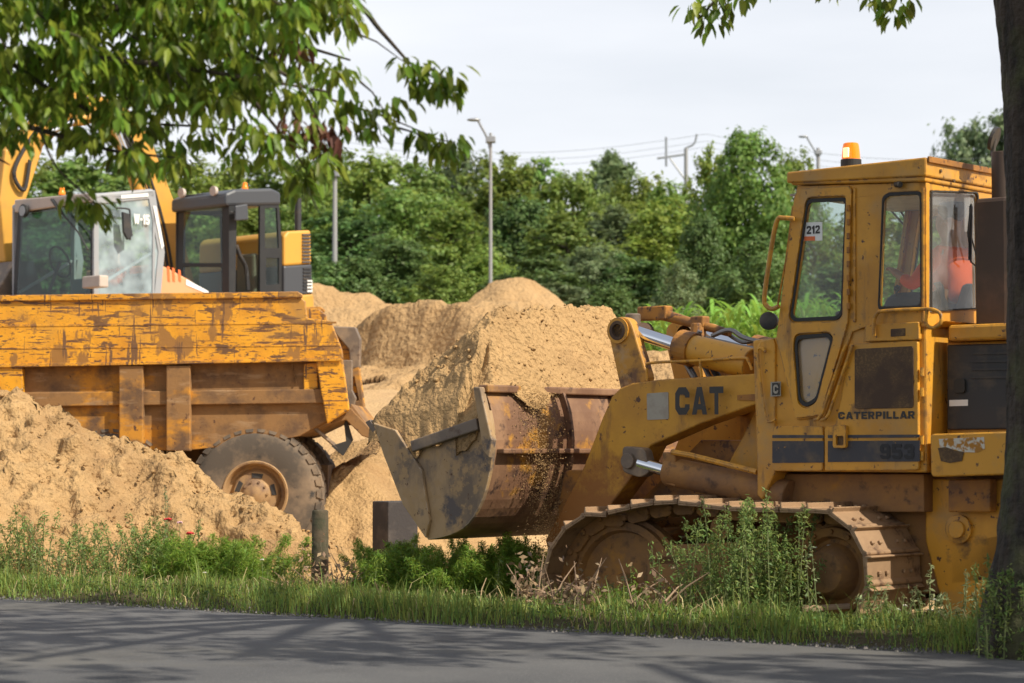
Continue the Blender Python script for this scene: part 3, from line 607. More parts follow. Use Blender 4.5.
# side panels below the cab
def panel(name, pts, lat, th, mt, bev=.006, rd=.02): return MB().prism(rounded(S(pts, lat), rd, 2), (0, th, 0)).build(name, mt, ld, bev=bev)
panel('side_panel', [(775, 426), (825, 426), (825, 471), (775, 471)], SL-.02, .03, M['cat'])
panel('engine_door', [(851, 344), (920, 340.5), (921, 470), (827, 471), (827, 427), (838, 425), (843, 400)], SL-.02, .034, M['cat'])
gp = panel('grille', [(855, 349), (914, 346), (914, 408), (855, 409)], SL+.012, .008, M['dkbrown'])
panel('stripe', [(772.5, 441), (824, 441), (824, 462.5), (772.5, 463)], SL+.012, .003, M['navy'], 0, .002)
panel('stripe', [(828, 441), (920, 440.5), (920, 461.5), (828, 462)], SL+.016, .003, M['navy'], 0, .002)
panel('stripe', [(772.5, 435), (824, 435), (824, 438), (772.5, 438)], SL+.012, .003, M['navy'], 0, .001)
panel('stripe', [(828, 435), (920, 434.5), (920, 437.5), (828, 438)], SL+.016, .003, M['navy'], 0, .001)
lt = MB().prism(rounded(S([(835, 425), (848, 425), (848, 448), (835, 448)], SL+.02), .02, 2), (0, .03, 0), [rounded(S([(838, 436), (845.5, 436), (845.5, 445), (838, 445)], SL+.02), .01, 2)]).build('door_latch', M['cat'], ld)
MB().prism(S([(838, 436), (845.5, 436), (845.5, 445), (838, 445)], SL+.018), (0, .01, 0)).build('latch_plate', M['dkbrown'], lt, bev=0)
write('lettering', 'CATERPILLAR', LF.side(838, 419.3, SL+.02), LF.side(914.5, 411, SL+.02), M['ink'], ld, (0, -.003, 0))
write('numeral', '953', LF.side(880, 459, SL+.022), LF.side(914, 444, SL+.022), M['ghost'], ld, (0, 0, 0))
write('lettering', 'CAT', LF.side(680.5, 415, .66), LF.side(728.5, 386.5, .66), M['ink'], ld, (0, .066, 0))
for py in (372, 392, 440, 456): # hinges
    a = LF.side(923, py, SL-.01); MB().cyl(a+Vector((0, .01, -.03)), a+Vector((0, .01, .03)), .014, n=8).build('hinge', M['cat'], ld, bev=0)
# diagonal tubes by the door
for dx in (0, 7):
    MB().tube([LF.side(a+dx, b, SL+.035) for a, b in ((846, 345), (843, 352), (822, 414), (818, 419), (814, 420))], .012, 8).build('grab_rail', M['cat'], ld, bev=0, smooth=True)
# rail under the rear window
rl = MB(); rl.tube(smooth_path([LF.side(a, b, SL+.05) for a, b in ((874, 336), (874, 322), (877, 314), (884, 311), (925, 309), (937, 311), (941, 316), (940, 324), (932, 328), (926, 323), (927, 310))], 4), .013, 8); rl.build('hand_rail', M['cat'], ld, bev=0, smooth=True)
panel('step_plate', [(868, 325), (922, 322), (922, 340), (868, 342)], SL-.02, .045, M['cat'], rd=.01)
panel('vent', [(891, 329), (906, 328), (906, 336), (891, 337)], SL+.02, .008, M['dkbrown'], rd=.005)

# --- rear: engine housing behind the cab
EL = .56; xe = xr - 1.55
ez0 = LF.side(960, 432, EL).z; ez1 = LF.side(960, 342, EL).z
en = MB(); en.box((xr-.03, -EL, ez0-.25), (xe, EL, ez1)); en.build('engine_housing', M['cat'], ld, bev=.015)
p = [LF.side(a, b, EL+.001) for a, b in ((949, 345), (1030, 343), (1030, 429), (949, 430))]
gd = MB().prism(p, (0, .03, 0)).build('engine_side_cover', M['black'], ld, bev=.01)
q = [LF.side(a, b, EL+.032) for a, b in ((955, 379), (966, 378.5), (966, 393), (955, 393.5))]
MB().prism(rounded(q, .02, 2), (0, .02, 0)).build('handle', M['rubber'], gd, bev=.004)
q = [LF.side(a, b, EL+.032) for a, b in ((949.5, 400), (968, 399.6), (968, 405.8), (949.5, 406.2))]
MB().prism(q, (0, .003, 0)).build('reflector', M['white'], gd, bev=0)
for k in range(4):
    q = [LF.side(a, b+k*8, EL+.032) for a, b in ((972, 352), (1026, 351.5), (1026, 354), (972, 354.5))]; MB().prism(q, (0, .008, 0)).build('louvre', M['black'], gd, bev=0)
hz = LF.side(960, 325, .62).z
hd_ = MB(); hd_.box((xr-.10, -.66, ez1+.003), (xe-.03, .66, hz)); hd_.build('hood', M['cat'], ld, bev=.02)
# fender box at the rear corner
q = S([(930, 434), (1030, 431), (1030, 474), (931, 477)], SL+.02)
bx_ = MB().prism(rounded(q, .03, 3), (0, -.30, 0)).build('fender_box', M['cat'], ld, bev=.01)
MB().prism(S([(939, 439), (984, 437), (985, 449), (978, 452.5), (961, 452), (956, 449.5), (940, 448)], SL+.021), (0, .002, 0)).build('worn_patch', mat('bare_primer', (.62, .58, .50), .8, layers=[((.42, .19, .03), 14, 5, .50, .56)]), bx_, bev=0)
MB().prism(S([(938, 448), (946, 447), (954, 450), (964, 452), (962, 461), (950, 463), (941, 461)], SL+.024), (0, .002, 0)).build('rust_patch', M['dkbrown'], bx_, bev=0)
# rear frame and final drive guard
q = S([(925, 479), (1040, 479), (1040, 640), (950, 628), (938, 590), (925, 540)], .50)
MB().prism(q, (0, -1.0, 0)).build('rear_frame', M['cat'], ld, bev=.015)
MB().prism(S([(948, 480), (990, 479), (990, 512), (948, 512)], .62), (0, -.1, 0)).build('frame_plate', M['cat_dirty'], ld, bev=.01)
c = LF.side(960, 529, .50); MB().lathe([(0, .10), (.03, .10), (.035, .06), (.06, .06), (.06, 0)], c, (0, 1, 0), 24).build('drive_boss', M['cat'], ld, bev=0, smooth=True)
MB().prism([(xr-.02, -.5, .42), (xr-.02, .5, .42), (xe+.1, .5, .62), (xe+.1, -.5, .62)], (0, 0, .3)).build('rear_guard', M['cat_dirty'], ld, bev=.01)
MB().box((xe-.06, -.66, .75), (xe, .66, ez1-.05)).build('rear_grille', M['dkbrown'], ld, bev=.01)

# --- cab
cabroof_r = A(925, 158).z; zl = A(925, 184).z; XC1 = A(797, 186).x; zfr = A(797, 172).z
CW = SL - .0        # half width
win1 = [(808, 199), (845, 197.5), (847, 200), (843, 315), (838, 320), (795, 321.5), (791, 317)]
win2 = [(797, 335.5), (829, 333), (834, 338), (817.5, 402), (806, 407.5), (799.5, 402), (795.5, 346)]
win3 = [(883, 197), (889, 192.5), (922.4, 191), (922.4, 309), (878.5, 310.5)]
outl = [(797, 186), (926, 182), (926, 324), (868, 326), (852, 332), (824, 417), (797, 420), (776, 340)]
for sgn in (1, -1):
    f = lambda pts, lat=CW: [Vector((v.x, v.y*sgn, v.z)) for v in S(pts, lat)]
    holes = [rounded(f(win1), .03, 3), rounded(f(win2), .05, 4), rounded(f(win3), .03, 3)]
    MB().prism(f(outl), (0, -.05*sgn, 0), holes).build('cab_side', M['cat'], ld, bev=.006)
    def ring(nm, w, dx, g, lat=CW):
        w3 = rounded(f(w), .04, 3); c_ = sum(w3, Vector())/len(w3); inn = [c_ + (v-c_)*(1-dx/ (v-c_).length) for v in w3]
        MB().prism(w3, (0, .014*sgn, 0), [inn]).build(nm + '_seal', M['rubber'], ld, bev=.003)
        MB().prism([v+Vector((0, -.012*sgn, 0)) for v in w3], (0, -.005*sgn, 0)).build(nm + '_pane', g, ld, bev=0)
    ring('door_window', win1, .028, M['glass']); ring('lower_window', win2, .030, M['glass_hazy']); ring('side_window', win3, .026, M['glass'])
    # door skin, hinge strip
    q = f([(800, 189), (850, 186), (853, 190), (849, 322), (846, 334), (822, 415), (797, 418), (778, 338), (796, 197)], CW+.001)
    h2 = [rounded(f([(a, b) for a, b in w], CW+.001), .045, 3) for w in (win1, win2)]
    c2 = [sum(h, Vector())/len(h) for h in h2]; h2 = [[c_ + (v-c_)*(1+.012/(v-c_).length) for v in h] for h, c_ in zip(h2, c2)]
    dr = MB().prism(q, (0, .022*sgn, 0), h2).build('door', M['cat'], ld, bev=.006)
    for py in (208, 222, 236, 250, 264, 278, 292, 306):
        a = f([(848.5, py)], CW+.03)[0]; MB().box((a.x-.012, a.y-.008*sgn, a.z-.022), (a.x+.012, a.y+.008*sgn, a.z+.022)).build('hinge', M['cat_dirty'], dr, bev=.003)
    for px in (855, 925.5 - 2):
        MB().prism(f([(px-1.2, 188), (px+1.2, 188), (px+1.2, 322), (px-1.2, 322)], CW), (0, .012*sgn, 0)).build('pillar_trim', M['cat'], ld, bev=.003)
xa = XC1; xb = A(926, 250).x; HC = CW
# roof: cap slab over a thinner step
rf = MB(); e_ = .05
za, zb2 = A(797, 186).z, A(926, 182).z
rf.prism([(xa+.03, HC+.03, A(797, 185).z+.0), (xb-.015, HC+.03, zb2+.0), (xb-.015, HC+.03, A(925, 176).z), (xa+.04, HC+.03, A(797, 181).z)], (0, -2*HC-.06, 0)); 
rf.prism([(xa+.06, HC+.045, A(796, 183).z), (xb-.03, HC+.045, A(925, 177).z+.0), (xb-.03, HC+.045, cabroof_r), (xa+.06, HC+.045, zfr)], (0, -2*HC-.09, 0))
roof = rf.build('roof', M['cat'], ld, bev=.012)
MB().box((xb-.034, -HC-.03, cabroof_r-.035), (xb-.05, HC+.03, cabroof_r+.006)).build('gutter', M['cat_dirty'], roof, bev=.003)
for px_, py_ in ((940, 171), (957, 166), (953, 181), (985, 168)):
    a = LF.face(px_, py_, xb-.03); MB().cyl(a, a+Vector((-.012, 0, 0)), .012, n=8).build('bolt', M['dkbrown'], roof, bev=0)
a = LF.side(900, 184, HC); MB().cyl(a+Vector((.03, .0, 0)), a+Vector((-.03, .05, -.01)), .022, n=10).build('work_lamp', M['black'], roof, bev=.003)
# beacon
b0 = LF.side(851, 161, .42); bc = Vector((b0.x, .42, LF.side(851, 163, .42).z))
bsz = LF.side(851, 143, .42).z - bc.z
bb = MB().cyl(bc-Vector((0, 0, .03)), bc+Vector((0, 0, .025)), .075, n=24).build('beacon', M['dgrey'], ld, bev=.004)
am = bpy.data.materials.new('amber_lens'); am.use_nodes = True; b = am.node_tree.nodes['Principled BSDF']; b.inputs['Base Color'].default_value = (.85, .22, .01, 1); b.inputs['Roughness'].default_value = .15
b.inputs['Emission Color'].default_value = (1, .22, .01, 1); b.inputs['Emission Strength'].default_value = .30
af = bpy.data.materials.new('amber_flash'); af.use_nodes = True; b = af.node_tree.nodes['Principled BSDF']; b.inputs['Emission Color'].default_value = (1, .55, .12, 1); b.inputs['Emission Strength'].default_value = 1.6
MB().lathe([(.02, .068), (.06, .066), (bsz*.8, .060), (bsz*.96, .055), (bsz, .045), (bsz, 0)], bc, (0, 0, 1), 24).build('lens', am, bb, bev=0, smooth=True)
MB().box((bc.x-.022, bc.y+.055, bc.z+.035), (bc.x+.022, bc.y+.074, bc.z+bsz*.72)).build('flash_tube', af, bb, bev=.004)
# rear wall with windows
cr = [(xb, -HC, A(926, 324).z-.02), (xb, HC, A(926, 324).z-.02), (xb, HC, zb2), (xb, -HC, zb2)]
def fw(pts): return [LF.face(a, b, xb) for a, b in pts]
rw1 = fw([(929.5, 190.5), (977, 192), (979, 309), (929.5, 312)]); y1 = rw1[1].y; z0_, z1_ = rw1[0].z, rw1[3].z
rw2 = [Vector((xb, y1-.05, z0_)), Vector((xb, -HC+.07, z0_)), Vector((xb, -HC+.07, z1_)), Vector((xb, y1-.05, z1_))]
MB().prism(cr, (.05, 0, 0), [rounded(rw1, .02, 2), rounded(rw2, .02, 2)]).build('cab_rear', M['cat'], ld, bev=.004)
for w_ in (rw1, rw2):
    w3 = rounded(w_, .03, 2); c_ = sum(w3, Vector())/len(w3); inn = [Vector((v.x, c_.y+(v.y-c_.y)*.955, c_.z+(v.z-c_.z)*.975)) for v in w3]
    MB().prism([v+Vector((-.004, 0, 0)) for v in w3], (-.012, 0, 0), [[v+Vector((-.004, 0, 0)) for v in inn]]).build('rear_window_seal', M['rubber'], ld, bev=.002)
    MB().prism([v+Vector((.015, 0, 0)) for v in w3], (.005, 0, 0)).build('rear_window_pane', M['glass_hazy'], ld, bev=0)
wp = MB(); wp.tube([LF.face(a, b, xb-.05) for a, b in ((971, 204), (968, 232), (971, 262), (976, 266))], .007, 6); wp.tube([LF.face(a, b, xb-.045) for a, b in ((971, 206), (970, 260))], .013, 6); wp.tube([LF.face(a, b, xb-.04) for a, b in ((969, 228), (978, 262))], .005, 6)
wp.build('rear_wiper', M['black'], ld, bev=0)
# front wall: slanted windscreen frame
zs = A(776, 340).z; xs_ = A(776, 340).x
fwq = [Vector((xa, HC, za)), Vector((xa, -HC, za)), Vector((xs_, -HC, zs)), Vector((xs_, HC, zs))]
c_ = sum(fwq, Vector())/4; inn = [c_ + Vector(((v.x-c_.x)*.90, (v.y-c_.y)*.90, (v.z-c_.z)*.90)) for v in fwq]
MB().prism(fwq, (-.04, 0, 0), [inn]).build('windscreen_frame', M['cat'], ld, bev=.004)
MB().prism([v+Vector((-.015, 0, 0)) for v in inn], (-.005, 0, 0)).build('windscreen', M['glass'], ld, bev=0)
zfl = A(797, 419).z; xfl = A(797, 419).x
MB().prism([(xs_, -HC, zs), (xs_, HC, zs), (xfl, HC, zfl), (xfl, -HC, zfl)], (-.03, 0, 0)).build('cab_front_plate', M['cat'], ld)
MB().box((xa+.1, -HC+.06, za-.06), (xb+.06, HC-.06, za-.045)).build('headliner', M['sticker'], ld, bev=0)
# far window wipers and controls
wz = LF.side(900, 200, -HC+.06)
wp = MB(); wp.tube([LF.side(a, b, -HC+.03) for a, b in ((887, 206), (912, 234))], .008, 6); wp.tube([LF.side(a, b, -HC+.03) for a, b in ((912, 200), (902, 280))], .010, 6); wp.tube([LF.side(a, b, -HC+.03) for a, b in ((896, 204), (910, 226), (914, 222))], .008, 6); wp.build('side_wiper', M['black'], ld, bev=0)
stx = xb + .50; sz = A(900, 318).z; SY = max(-.42, min(.1, LF.face(958, 262, stx).y)); print('seat y', SY)
st = MB(); st.box((stx-.22, SY-.25, sz-.12), (stx+.24, SY+.25, sz+.02)); st.build('seat', M['seat'], ld, bev=.03)
MB().prism([(stx-.20, SY-.22, sz), (stx-.20, SY+.22, sz), (stx-.28, SY+.18, sz+.30), (stx-.28, SY-.18, sz+.30)], (.09, 0, 0)).build('seat_back', M['seat'], ld, bev=.03)
MB().box((stx+.40, -.35, sz-.35), (stx+.52, .35, sz+.10)).build('dashboard', M['seat'], ld, bev=.02)
lv = MB()
for y in (-.25, .25): lv.tube([(stx+.42, y, sz-.1), (stx+.35, y, sz+.28)], .012, 6); lv.ball((stx+.35, y, sz+.29), .03, 1)
lv.build('lever', M['black'], ld, bev=0)
wlo = LF.o
seated_person(wlo, R(HEAD), (stx-.02, SY, sz+.06), 'operator in orange high visibility jacket seated in the crawler loader cab', lean=-.02, hand=((.36, .25, .36), (.36, -.25, .36)))
# number sticker on the door glass
q = S([(804, 222.5), (822.5, 222), (822.5, 240.5), (804, 241)], CW-.010); MB().prism(q, (0, .004, 0)).build('number_sticker', M['white'], ld, bev=0)
st_ = [o for o in COL.objects if o.name.startswith('number_sticker')][0]
write('sticker_number', '212', LF.side(806.5, 234.2, CW), LF.side(819.5, 225.2, CW), M['ink'], st_, (0, -.004, 0))
MB().prism(S([(804.3, 236.5), (815, 236.3), (815, 240.6), (804.3, 240.8)], CW-.005), (0, .002, 0)).build('orange_bar', M['xred'], st_, bev=0)
# outside grab loop and mirror by the A pillar
MB().tube(smooth_path([LF.side(a, b, CW+.07) for a, b in ((795, 219), (784, 218), (777, 221), (771, 250), (764.5, 296), (766, 305), (772, 309), (779, 306))], 5), .017, 8).build('grab_handle', M['cat'], ld, bev=0, smooth=True)
MB().tube([LF.side(a, b, CW-.02) for a, b in ((793, 206), (786, 260), (777, 309))], .008, 6).build('handle_bracket', M['cat'], ld, bev=0)
c = LF.side(769, 321, CW+.02); MB().lathe([(-.04, .02), (-.04, .062), (.02, .066), (.03, .05), (.03, 0)], c, (-.3, .9, 0), 20).build('horn', M['black'], ld, bev=0, smooth=True)
# exhaust, air cleaner behind the cab
sx_ = LF.side(1001, 300, .28); sc_ = Vector((sx_.x, .28, 0))
zt0 = hz-.02; zt1 = LF.side(992, 200, .28).z; zt2 = LF.side(992, 153, .28).z
M['brownpaint'] = mat('heat_brown_steel', (.06, .038, .028), .6, layers=[((.10, .06, .04), 4, 7, .5, .7)])
MB().box((sc_.x-.14, .12, zt0), (sc_.x+.12, .44, zt1)).build('air_cleaner', M['brownpaint'], ld, bev=.03)
MB().cyl((sc_.x-.02, .28, zt1-.02), (sc_.x-.02, .28, zt2), .075, n=20).build('exhaust_pipe', M['brownpaint'], ld, bev=.004, smooth=True)
c = Vector((sc_.x-.02, .28, zt2)); fl = MB(); w = LF.side(993, 146, .28); fl.lathe([(-.012, .001), (-.012, .085), (.012, .085), (.012, .001)], c+Vector((.06, 0, .10)), (.9, 0.2, .35), 24); fl.cyl(c+Vector((.075, 0, -.02)), c+Vector((.06, 0, .1)), .018, n=8); fl.build('rain_flap', M['black'], ld, bev=0)

# --- lift arms, cylinders, links
AL = .66
for sgn in (1, -1):
    mk = lambda pts, lat: [Vector((v.x, v.y*sgn, v.z)) for v in S(pts, lat)]
    arm = MB(); arm.prism(mk([(632, 383), (660, 379.5), (756, 373.5), (757, 404), (700, 424), (650, 446), (640, 466), (612, 503), (590, 540), (572, 552), (548, 552), (545, 540), (560, 512), (584, 466), (603, 416), (612, 396), (620, 388)], AL), (0, -.22*sgn, 0))
    arm = arm.build('lift_arm', M['arm'], ld, bev=.012)
    up = MB().prism(rounded(mk([(609, 337), (610.5, 322), (619, 316), (629, 319), (633, 329), (648, 379), (640, 392), (621, 392)], AL-.05), .04, 3), (0, -.10*sgn, 0)).build('tilt_lever', M['arm2'], ld, bev=.012)
    up2 = MB().prism(rounded(mk([(609, 337), (610.5, 322), (619, 316), (629, 319), (633, 329), (648, 379), (640, 392), (621, 392)], AL-.26), .04, 3), (0, -.06*sgn, 0)).build('tilt_lever', M['arm2'], ld, bev=.012)
    c = mk([(618.5, 330.5)], AL-.05)[0]; MB().lathe([(-.36, .075), (.02, .075), (.022, .05), (.0, .045), (.0, 0)], c, (0, sgn, 0), 24).build('pivot_pin', M['dkbrown'], up, bev=0, smooth=True)  # pin coloured dark to stand for the shade in a recessed bore
    MB().lathe([(.0, .10), (.015, .10), (.016, .076)], c, (0, sgn, 0), 24).build('pin_boss', M['cat'], up, bev=0)
    if sgn == 1:
        q = mk([(647, 393.5), (668.5, 392), (669, 419), (647.5, 420)], AL+.001); MB().prism(rounded(q, .01, 2), (0, .004*sgn, 0)).build('safety_sticker', M['sticker'], arm, bev=0)
        MB().prism(mk([(738, 395), (757, 394), (757, 401), (738, 400)], AL), (0, .012, 0)).build('wear_plate', M['cat_dirty'], arm, bev=.002)
    # tilt cylinder
    a = mk([(630, 330)], AL-.16)[0]; b_ = mk([(682, 347)], AL-.16)[0]; c2_ = mk([(752, 364)], AL-.16)[0]
    MB().cyl(a, b_, .052, n=24).build('tilt_rod', M['chrome'], ld, bev=0, smooth=True)
    tb = MB(); tb.cyl(b_, c2_, .112, .118, n=28); tb.build('tilt_cylinder', M['cat'], ld, bev=.008, smooth=True)
    MB().cyl(b_-(c2_-b_).normalized()*.02, b_+(c2_-b_).normalized()*.12, .132, n=24).build('cylinder_gland', M['cat_dirty'], ld, bev=.006)
    # arm bracket holding the cylinder foot
    # lift cylinder
    a = mk([(640, 463)], AL+.06)[0]; b_ = mk([(668, 471)], AL+.06)[0]; c2_ = mk([(790, 496)], AL+.0)[0]
    MB().cyl(a, b_, .048, n=24).build('lift_rod', M['chrome'], ld, bev=0, smooth=True)
    MB().cyl(b_, c2_, .108, .112, n=28).build('lift_cylinder', M['cat_rust'], ld, bev=.008, smooth=True)
    MB().prism(mk([(662, 452), (675, 455), (675, 487), (662, 483)], AL+.13), (0, -.24*sgn, 0)).build('cylinder_head', M['cat_rust'], ld, bev=.012)
    MB().tube([v for v in mk([(672, 452), (690, 455), (757, 472)], AL+.12)], .022, 8).build('hydraulic_pipe', M['cat'], ld, bev=0, smooth=True)
    MB().prism(rounded(mk([(622, 446), (644, 448), (650, 472), (640, 478), (622, 472)], AL+.10), .04, 3), (0, -.10*sgn, 0)).build('cylinder_eye', M['steel'], ld, bev=.01)
    c = mk([(629, 461)], AL+.10)[0]; MB().cyl(c, c+Vector((0, .03*sgn, 0)), .06, n=20).build('pivot_pin', M['steel'], ld, bev=.006)
a = LF.side(660, 400, AL); MB().cyl((a.x, AL-.1, a.z), (a.x, -AL+.1, a.z), .11, n=24).build('arm_cross_tube', M['cat_dirty'], ld, bev=0, smooth=True)
# loader tower plates in front of the body
q = S([(770, 402), (770, 500), (706, 500), (724, 470), (742, 436), (757, 405)], .42); MB().prism(q, (0, -.84, 0)).build('loader_tower', M['cat'], ld, bev=.02)
q = S([(752, 340), (770, 338), (770, 480), (757, 480)], .76); MB().prism(q, (0, -1.52, 0)).build('tower_plate', M['cat'], ld, bev=.02)
q = S([(700, 440), (760, 440), (760, 520), (640, 530), (600, 545), (640, 500)], .36); MB().prism(q, (0, -.72, 0)).build('front_frame', M['cat_dirty'], ld, bev=.02)
# rail on top of the near arm
ra = MB(); ra.tube(smooth_path([LF.side(a, b, AL-.03) for a, b in ((647, 381), (647, 368), (651, 363), (700, 360.5), (742, 358), (748, 361), (752, 370))], 5), .011, 8); ra.tube([LF.side(a, b, AL-.03) for a, b in ((700, 360), (702, 380))], .011, 6); ra.build('arm_rail', M['cat'], ld, bev=0, smooth=True)
# upper valve rod and hoses
ur = MB(); ur.tube([LF.side(a, b, .22) for a, b in ((650, 313), (664, 315), (700, 325), (730, 333))], .05, 10, rads=[.045, .045, .035, .030]); ur.build('kickout_rod', M['cat_dirty'], ld, bev=0, smooth=True)
bl = MB(); a = LF.side(655, 314, .22); bl.box(a-Vector((.14, .05, .05)), a+Vector((.14, .05, .06))); a = LF.side(700, 324, .22); bl.box(a-Vector((.06, .05, .03)), a+Vector((.06, .05, .06))); a = LF.side(698, 336, .25); bl.cyl(a+Vector((0, 0, -.16)), a+Vector((0, 0, .10)), .09, .05, n=12); bl.build('valve_block', M['cat_dirty'], ld, bev=.012)
M['hose'] = mat('grey_hose', (.22, .21, .20), .35, .5)
for pts, lat, r_ in ((((700, 331), (694, 345), (700, 355), (704, 366), (712, 382)), .42, .020), (((712, 336), (730, 330), (745, 338), (772, 344)), .30, .018), (((680, 346), (676, 352), (684, 362), (694, 378)), .5, .017), (((706, 338), (724, 342), (745, 347), (765, 350)), .40, .016), (((728, 334), (742, 342), (756, 341), (768, 346)), .18, .017)):
    MB().tube(smooth_path([LF.side(a, b, lat) for a, b in pts], 5), r_, 8).build('hydraulic_hose', M['hose'], ld, bev=0, smooth=True)
for x_ in (688, 712):
    MB().tube([LF.side(a, b, .40) for a, b in ((x_, 366), (x_+14, 392))], .028, 8).build('hydraulic_hose', M['rubber'], ld, bev=0, smooth=True)
c = LF.side(631, 324, .40); MB().lathe([(-.02, .06), (.09, .06), (.10, .05), (.10, 0)], c-Vector((.02, 0, .02)), (0, 0, 1), 20).build('lever_cap', M['steel'], ld, bev=0, smooth=True)

# --- bucket
BW = 1.25
prf = [(482, 388), (489, 410), (493, 440), (490, 470), (482, 500), (468, 524), (450, 535), (428, 540), (405, 505), (386, 455), (373, 422)]
P = [v for v in LF.sp(prf, BW)]; P = smooth_path(P[:8], 3) + P[8:]
ctr = Vector((sum(v.x for v in P)/len(P), 0, sum(v.z for v in P)/len(P)))
def off(i, d):
    t_ = (P[min(i+1, len(P)-1)] - P[max(i-1, 0)]).normalized(); n_ = Vector((t_.z, 0, -t_.x)); n_ = n_ if n_.dot(ctr-P[i]) > 0 else -n_
    return P[i] + n_*d
inner = [off(i, .03) for i in range(len(P))]
bk = MB().prism([Vector((v.x, BW-.03, v.z)) for v in P] + [Vector((v.x, BW-.03, v.z)) for v in inner[::-1]], (0, -2*BW+.06, 0)).build('bucket', M['bback'], ld, bev=.004, smooth=False)
for sgn in (1, -1):
    PT = P + LF.sp([(392, 428), (416, 440), (450, 430), (486, 418)], BW); PT = PT[3:]
    MB().prism([Vector((v.x, BW*sgn, v.z)) for v in PT], (0, -.04*sgn, 0)).build('side_plate', M['bsteel'], bk, bev=.006)
    e0, e1 = P[-1], P[-4]
    # side cutter along the front edge and a stiffener along the top
    MB().prism([Vector((v.x, (BW+.002)*sgn, v.z)) for v in LF.sp([(376, 423), (398, 430), (424, 470), (432, 520), (428, 538), (405, 504), (386, 455)], BW)], (0, .03*sgn, 0)).build('side_cutter', M['bsteel'], bk, bev=.008)
    q = LF.sp([(414, 441), (480, 418), (482, 430), (416, 452)], BW); MB().prism([Vector((v.x, (BW+.001)*sgn, v.z)) for v in q], (0, .05*sgn, 0)).build('side_stiffener', M['steel'], bk, bev=.01)
    q = LF.sp([(478, 387), (485, 387), (497, 440), (494, 458), (488, 450)], BW); MB().prism([Vector((v.x, (BW+.002)*sgn, v.z)) for v in q], (0, .06*sgn, 0)).build('edge_bar', M['bsteel'], bk, bev=.01)
tz = P[0]; MB().box((tz.x-.06, -BW-.0, tz.z-.035), (tz.x+.04, BW, tz.z+.025)).build('top_beam', M['bback'], bk, bev=.012)
for y in (.34, -.34):
    q = [P[0]+Vector((-.02, 0, -.03))] + [v for v in P[1:14]]; q = [Vector((v.x, y, v.z)) for v in q]
    o2 = [Vector((off(i, -.055).x, y, off(i, -.055).z)) for i in range(13, 0, -1)]
    MB().prism(q + o2, (0, -.03, 0)).build('back_rib', M['bback'], bk, bev=.004)
zz = LF.side(490, 425, BW); MB().box((P[6].x-.07, -BW+.05, zz.z-.22), (P[6].x+.02, BW-.05, zz.z-.18)).build('back_beam', M['bback'], bk, bev=.01)
lp = P[-1]; MB().prism([(lp.x+.04, BW, lp.z+.02), (lp.x-.22, BW, lp.z-.26), (lp.x-.20, BW, lp.z-.30), (lp.x+.09, BW, lp.z+.0)], (0, -2*BW, 0)).build('cutting_edge', M['steel'], bk, bev=.006)
MB().prism(rounded([Vector((v.x, .60, v.z)) for v in S([(560, 470), (545, 552), (590, 552), (600, 500), (590, 470)], AL)], .04, 2), (0, -1.2, 0)).build('bucket_linkage', M['cat_dirty'], ld, bev=.01)

# --- sand heaped in the bucket
bx0, bx1 = P[0].x, P[-1].x; bz0, bz1 = P[0].z, P[-1].z
ridge_x = bx0 + .36
def proj(w):
    v = Matrix.Rotation(-(R(90) + PITCH), 3, 'X') @ (w - Vector((0, 0, CAMH))); return 512 - FPX*v.x/v.z, 341.5 + FPX*v.y/v.z
def ridge_z(y):
    """height of the crest along the bucket: a long flat back that falls off at both ends"""
    w = LF.o + LF.F*ridge_x + LF.N*y; px, _ = proj(w)
    row = np.interp(px, [470, 490, 512, 535, 560, 590, 615, 632, 650, 680, 700], [334, 320, 310, 307, 308, 313, 318, 330, 347, 368, 385])
    d = math.hypot(w.x, w.y); return CAMH + (HOR-row)/FPX*w.y - LG + .03
NXs, NYs = 150, 260; V = []
for j in range(NYs+1):
    y = -1.27 + 2.54*j/NYs; rz_ = ridge_z(y)
    for i in range(NXs+1):
        x = bx0 - .06 + (bx1 + .05 - bx0 + .06)*i/NXs
        base = bz0 + (bz1-bz0)*min(1, max(0, (x-bx0)/(bx1-bx0)))
        lo = .08*math.sin(math.pi*min(1, max(0, (x-bx0)/(bx1-bx0)))**.8) if abs(y) > .5 else 0
        zsd = base - lo - (.20 if x < bx0+.25 else .0)*min(1, max(0, (x-bx0)/.05))
        if x > bx0: base = min(base, zsd + .02 + .8*(1.27-abs(y)))
        wob = .06*noise.noise(Vector((x*1.5, y*1.5, 2)))
        h = min(rz_ - (.50*max(0, x-ridge_x-.04)**1.05), rz_ - (rz_-bz0-.02)*(max(0, ridge_x-.05-x)/(ridge_x-.05-bx0))**.9, zsd + 1.75*(1.27-abs(y)), bz1 + .02 + 1.6*(bx1-x)) + wob
        z = max(h, base-.05)
        if x < bx0: z = bz0 - .03
        q_ = Vector((x*4.2, y*4.2, z*4.2)); ex = min(1, max(0, (z-base)*5))
        z += (.070*fbm(q_, 5, .62) - .05*abs(noise.noise(Vector((y*3.2, x*1.0, 7)))))*ex
        if abs(y) > 1.245 and x > bx0: z = min(z, zsd) - .13 - .08*max(0, .35+noise.noise(Vector((x*9, 4, 1)))) - .10*math.sin(math.pi*min(1, (x-bx0)/(bx1-bx0))); y2 = y + .006*(1 if y > 0 else -1)
        else: y2 = y
        V.append((x, y2, z))
nx = NXs+1; F = [(j*nx+i, j*nx+i+1, (j+1)*nx+i+1, (j+1)*nx+i) for j in range(NYs) for i in range(NXs)]
me = fast_mesh('sand_load', V, F); me.polygons.foreach_set('use_smooth', [True]*len(F))
